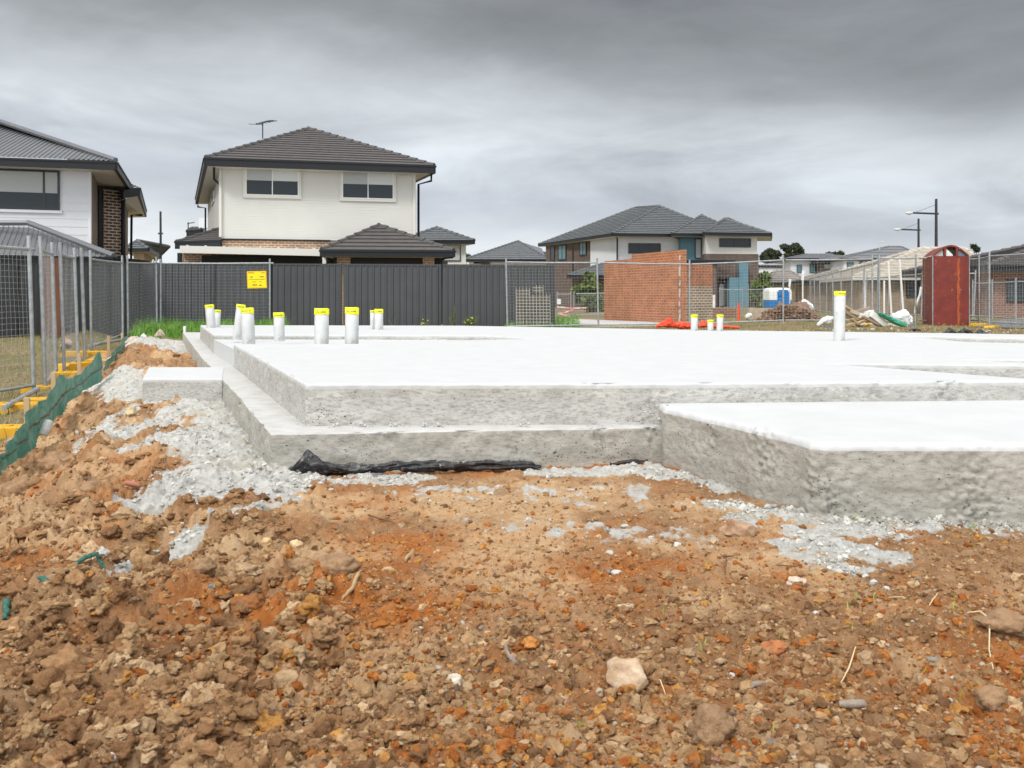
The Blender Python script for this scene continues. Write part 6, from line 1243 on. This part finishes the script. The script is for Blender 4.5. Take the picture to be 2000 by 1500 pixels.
blob('orange_netting', 'peaked heap of orange netting against the red brick wall', 'netting', M['orange_net'], [(W(1281, 638, d), .04), (W(1298, 633, d), .12), (W(1307, 630, d), .20), (W(1318, 635, d), .08), (W(1330, 635, d), .12), (W(1352, 637, d), .08)], 1, .5)
blob('orange_netting', 'low orange netting right of the slim pipe before the cream pier', 'netting', M['orange_net'], [(W(1364, 636, d), .06), (W(1374, 632, d), .13), (W(1382, 636, d), .06), (W(1402, 638, d), .06), (W(1443, 640, d), .05)], 3, .5)
# timber and rubbish pile
def plank(a, b, w_, h_, m, lb, nm='timber_plank', g='planks of the rubbish pile'): mb = MB(); mb.beam(a, b, w_, h_); tag(mb.build(nm, m), lb, 'plank', g)
d = 23.5
pl = [((1650, 598), (1672, 612), 'timber', 'pale plank sloping down from the top left of the pile'), ((1653, 613), (1700, 601), 'greywood', 'grey green plank rising to the right across the pile'), ((1650, 617), (1694, 628), 'timber', 'long thin pine plank low in the pile'), ((1663, 622), (1680, 640), 'timber', 'short pine plank standing steep in the pile front'), ((1675, 632), (1692, 624), 'timber', 'stub of pine in the middle of the pile front'), ((1644, 606), (1668, 620), 'oldwood', 'weathered board behind the tall pipe'), ((1655, 636), (1668, 632), 'timber', 'small offcut at the pile left foot'), ((1684, 618), (1715, 634), 'oldwood', 'weathered board under the foam block')]
for i, (a, b, m_, lb) in enumerate(pl): dz = d - .05 * i - .1; plank(W(*a, dz), W(*b, dz + .15), .10, .055, M[m_], lb)
for px, py, w_, h_, rz, ry, lb in ((1684, 617, .26, .12, .2, .1, 'white foam block on the left of the pile'), (1697, 612, .16, .14, .4, -.2, 'small white foam cube on top of the pile'), (1713, 624, .52, .16, .2, .62, 'long grey white foam block sloping down the pile'), (1672, 612, .3, .09, .1, .3, 'tan block under the planks of the pile')):
    mb = MB(); mb.box(W(px, py, d - .1), (w_, .22, h_), rz, 0, ry); tag(mb.build('foam_block', M['polyst'] if 'tan' not in lb else M['pale_stone']), lb, 'block')
heap('rubbish_heap', 'low bed of mixed soil and rubbish under the timber pile', 1640, 1800, 631, 24.0, 1.6, M['pale_stone'], 5, 'heap', .4, -.1, .4)
blob('white_bag', 'crumpled white bag lying left of the tall lone pipe', 'bag', M['bagwhite'], [(W(1596, 634, d), .05), (W(1606, 628, d), .12), (W(1618, 625, d), .14), (W(1627, 620, d), .04)], 5)
blob('white_bag', 'plump white bag beside the green roll on the pile', 'bag', M['bagwhite'], [(W(1741, 618, d + .2), .08), (W(1755, 621, d + .2), .17), (W(1768, 621, d + .2), .24), (W(1778, 626, d + .2), .14), (W(1779, 636, d + .2), .05)], 7, squash=.9)
blob('green_roll', 'green rolled sheet lying down the right of the pile', 'roll', M['greenroll'], [(W(1715, 612, d - .25), .05), (W(1722, 615, d - .25), .09), (W(1740, 624, d - .25), .10), (W(1752, 630, d - .25), .11), (W(1769, 636, d - .25), .09)], 9, .3)
blob('blue_sheet', 'scrap of blue sheet at the foot of the pile', 'sheet', M['bluetarp'], [(W(1598, 641, d - .5), .02), (W(1615, 640, d - .5), .04), (W(1640, 638, d - .5), .02)], 10)
blob('blue_sheet', 'small blue bag scrap before the rusty red box', 'sheet', M['bluetarp'], [(W(1775, 639, d - .3), .03), (W(1783, 638, d - .3), .05), (W(1790, 639, d - .3), .02)], 12)
blob('orange_scrap', 'orange plastic scrap in front of the pile', 'scrap', M['foot'], [(W(1689, 635, d - .4), .02), (W(1695, 633, d - .4), .05), (W(1702, 635, d - .4), .02)], 13)
blob('dark_scrap', 'tangle of dark offcuts left of the red box base', 'scrap', M['plastic_black'], [(W(1775, 645, 20), .02), (W(1786, 644, 20), .05), (W(1798, 645, 20), .02)], 14, .8)
for a, b, c_, lb, s in (((1843, 653), (1855, 645), (1868, 651), 'peaked fold of dark grey plastic on the ground right of the pile', 15), ((1868, 650), (1884, 645), (1900, 650), 'crumpled grey plastic beside the peaked fold', 16), ((1903, 653), (1914, 649), (1930, 653), 'flat grey plastic scrap right of the crumpled one', 17)):
    d_ = 16.5; blob('plastic_scrap', lb, 'plastic sheet', M['plastic_black'], [(W(*a, d_), .02), (W(*b, d_), .075), (W(*c_, d_), .02)], s, .6)
blob('white_drum', 'white and grey drum lying left of the dirt heap', 'drum', M['drumwhite'], [(W(1456, 619, 30), .08), (W(1462, 617, 30), .14), (W(1467, 616, 30), .10)], 19, .15)
blob('white_bag', 'white bag behind the top of the dirt heap', 'bag', M['bagwhite'], [(W(1560, 594, 36), .1), (W(1572, 592, 36), .22), (W(1585, 600, 36), .22), (W(1591, 606, 36), .05)], 21)
blob('pale_rock', 'pale boulder in the far corner grass beside the spoil bank', 'rock', M['pale_stone'], [(W(303, 656, 19), .05), (W(312, 652, 19), .14), (W(322, 656, 19), .04)], 22)
blob('paper_bag', 'torn tan paper bag on the spoil behind the short silt cloth', 'bag', M['pale_stone'], [(W(244, 672, 15.5), .05), (W(256, 668, 15.5), .13), (W(268, 668, 15.5), .12), (W(276, 672, 15.5), .03)], 23)
blob('white_bag', 'small white plastic bag on the grass behind the spoil bank', 'bag', M['bagwhite'], [(W(273, 660, 19), .03), (W(280, 657, 19), .09), (W(287, 659, 19), .03)], 24)
blob('brick_rubble', 'reddish rubble lump in the dry grass behind the mesh fence', 'rubble heap', mat('pink_rubble', (.45, .26, .18), (.6, .5, .42), .9, 8), [(W(119, 676, 18), .05), (W(130, 668, 18), .14), (W(141, 672, 18), .05)], 25)
# ------------------------------------------------------------------ trees, shrubs, weeds
def leafmat(name, c, c2, sc=1.0): return mat(name, c, c2, .7, sc, attr='tint', lo=.4, hi=.6)
def plant(name, label, cat, base, blobs, n, ls, m, trunk, seed=0, bm_='oldwood', limbs=True):
    rn = np.random.default_rng(seed); th = thing(name, label, cat, base); P = []
    w = np.array([b[3] * b[4] for b in blobs]); w = w / w.sum()
    for b, k in zip(blobs, (w * n).astype(int)):
        u = rn.normal(size=(k, 3)); u /= np.linalg.norm(u, axis=1)[:, None]; r = rn.random(k) ** .42; q = u * r[:, None] * np.array([b[3], b[3], b[4]]); keep = np.array([mnoise.noise(Vector(x) * (2.2 / b[3]) + Vector((seed, b[0], 0))) > (.06 if 'gum' in name else -.12) for x in q]); P.append(q[keep] + np.array(b[:3]))
    P = np.concatenate(P); n = len(P); t = rn.normal(size=(n, 3)); t /= np.linalg.norm(t, axis=1)[:, None]; s = np.cross(t, rn.normal(size=(n, 3))); s /= np.linalg.norm(s, axis=1)[:, None]
    L_ = ls * rn.uniform(.6, 1.3, n)[:, None]; off = np.array(wloc(th)); V = np.stack([P - t * L_, P + s * L_ * .45, P + t * L_, P - s * L_ * .45], 1).reshape(-1, 3) - off; Fq = np.arange(4 * n, dtype=np.int32)
    me = bpy.data.meshes.new('crown'); me.vertices.add(4 * n); me.vertices.foreach_set('co', V.ravel()); me.loops.add(4 * n); me.loops.foreach_set('vertex_index', Fq); me.polygons.add(n); me.polygons.foreach_set('loop_start', Fq[::4].copy()); me.update(calc_edges=True)
    tt = np.repeat(rn.uniform(.6, 1.35, n), 4); a = me.attributes.new('tint', 'FLOAT_COLOR', 'POINT'); a.data.foreach_set('color', np.stack([tt, tt, tt * .9, np.ones_like(tt)], -1).astype(np.float32).ravel()); me.materials.append(m)
    o = bpy.data.objects.new('crown' if cat == 'tree' else 'foliage', me); link(o); o.parent = th
    mb = MB(); B = Vector(base); top = B.lerp(Vector(blobs[0][:3]), .6); mb.tube([B - Vector((0, 0, .1)), top], [trunk, trunk * .6], 7)
    if limbs:
        for b in blobs: mb.tube([top, top.lerp(Vector(b[:3]), .5) + Vector((0, 0, .1 * b[4])), Vector(b[:3])], [trunk * .5, trunk * .35, trunk * .12], 5)
    mb.build('trunk' if cat == 'tree' else 'stem', M[bm_], th, smooth=True); return th
def B_(px, py, d, rp, rq): c = W(px, py, d); return (c.x, c.y, c.z, rp / F * d, rq / F * d)
lf_gum = leafmat('gum_leaves', (.055, .07, .035), (.035, .045, .022), .4); lf_shrub = leafmat('shrub_leaves', (.11, .16, .035), (.06, .10, .02), 1.2); lf_bright = leafmat('yellow_green_leaves', (.16, .21, .04), (.08, .12, .025), 1.5)
d = 130; plant('gum_tree', 'dark rounded gum tree on the skyline, larger right crown of the pair', 'tree', (X(1538, d), d, -.5), [B_(1545, 486, d, 16, 8), B_(1560, 489, d, 10, 8), B_(1532, 482, d, 9, 5), B_(1555, 480, d, 9, 5), B_(1548, 500, d, 18, 8), B_(1565, 498, d, 8, 7)], 12000, .24, lf_gum, .4, 3)
plant('gum_tree', 'dark gum tree on the skyline touching the grey tiled house', 'tree', (X(1500, d), d, -.5), [B_(1503, 493, d, 11, 7), B_(1514, 497, d, 12, 8), B_(1492, 500, d, 9, 7), B_(1505, 507, d, 20, 7)], 9000, .24, lf_gum, .4, 5)
d = 125; plant('gum_tree', 'thin tree top behind the bungalow right of the red box', 'tree', (X(1903, d), d, -.5), [B_(1902, 482, d, 6, 3), B_(1908, 488, d, 4, 4)], 500, .4, lf_gum, .25, 7)
plant('gum_tree', 'wispy tree tops over the roofs left of the grey roofed house', 'tree', (X(1640, d), d, -.5), [B_(1632, 496, d, 6, 2), B_(1641, 495, d, 8, 2), B_(1620, 498, d, 6, 2)], 500, .4, lf_gum, .25, 8)
d = 120; plant('gum_tree', 'pale far tree clump low between the left houses', 'tree', (X(296, d), d, -.5), [B_(292, 500, d, 8, 4), B_(302, 504, d, 8, 4), B_(284, 506, d, 6, 4)], 900, .35, lf_shrub, .3, 12)
d = 120; plant('gum_tree', 'tiny dark tree right of the cream house roof', 'tree', (X(905, d), d, -.5), [B_(908, 499, d, 4, 4), B_(914, 501, d, 6, 2)], 300, .35, lf_gum, .2, 13)
d = 50; plant('garden_tree', 'yellow green conical shrub tree between fence gap and brick wall', 'tree', (X(1148, d), d, -.3), [B_(1150, 543, d, 13, 12), B_(1155, 560, d, 20, 14), B_(1128, 567, d, 12, 9), B_(1150, 585, d, 26, 18), B_(1165, 600, d, 18, 16)], 5200, .16, lf_bright, .10, 21)
d = 56; plant('garden_tree', 'yellow green tree beside the portable toilet', 'tree', (X(1490, d), d, -.3), [B_(1493, 541, d, 12, 10), B_(1486, 556, d, 17, 12), B_(1499, 564, d, 12, 14), B_(1480, 578, d, 14, 16), B_(1490, 592, d, 16, 12)], 4600, .16, lf_bright, .10, 23)
d = 25.9
def weed(px, pt, pb, label, n=9, spread=.10, ls=.03, flower=False):
    rn = random.Random(px); b = W(px, pb, d); t = W(px, pt, d); th = thing('weed', label, 'weed', b); hgt = t.z - b.z; mb = MB(); lv = MB()
    for k in range(n):
        e = Vector((b.x + rn.gauss(0, spread), b.y + rn.gauss(0, .05), b.z + hgt * rn.uniform(.5, 1))); mb.tube([b, b.lerp(e, .5) + Vector((0, 0, .03)), e], .004, 4, cap=False)
        for j in range(14):
            c = b.lerp(e, .2 + .8 * j / 14); s = Vector((rn.gauss(0, 1), rn.gauss(0, 1), rn.gauss(.4, .6))).normalized() * ls; w_ = s.cross(Vector((rn.random(), rn.random(), 1))).normalized() * ls * .3; lv.face([c, c + s * .5 + w_, c + s, c + s * .5 - w_])
    mb.build('stem', M['grass_dry2'], th, uv=False); lv.build('foliage', M['weedleaf'], th, uv=False)
    if flower:
        fl_ = MB()
        for k in range(5): c = W(px + rn.gauss(0, 7), pt + (pb - pt) * rn.random() * .6, d - .05); fl_.box(c, (.03, .02, .025))
        fl_.build('flowers', M['tape'], th)
M['grass_dry2'] = mat('weed_stem', (.16, .20, .06), rough=.8); M['weedleaf'] = mat('weed_leaf', (.10, .19, .045), (.17, .24, .05), .7, 6)
weed(886, 596, 642, 'tall feathery green weed against the charcoal fence', 8, .09, .05)
weed(918, 616, 642, 'bushy yellow flowered weed right of the tall weed', 16, .16, .05, True)
weed(830, 622, 642, 'thin weed with a yellow flower left of the tall weed', 3, .07, .04, True)
weed(770, 618, 642, 'wispy dry weed before the fence behind the close pipe pair', 3, .12, .03)
print('objects', len(bpy.data.objects))
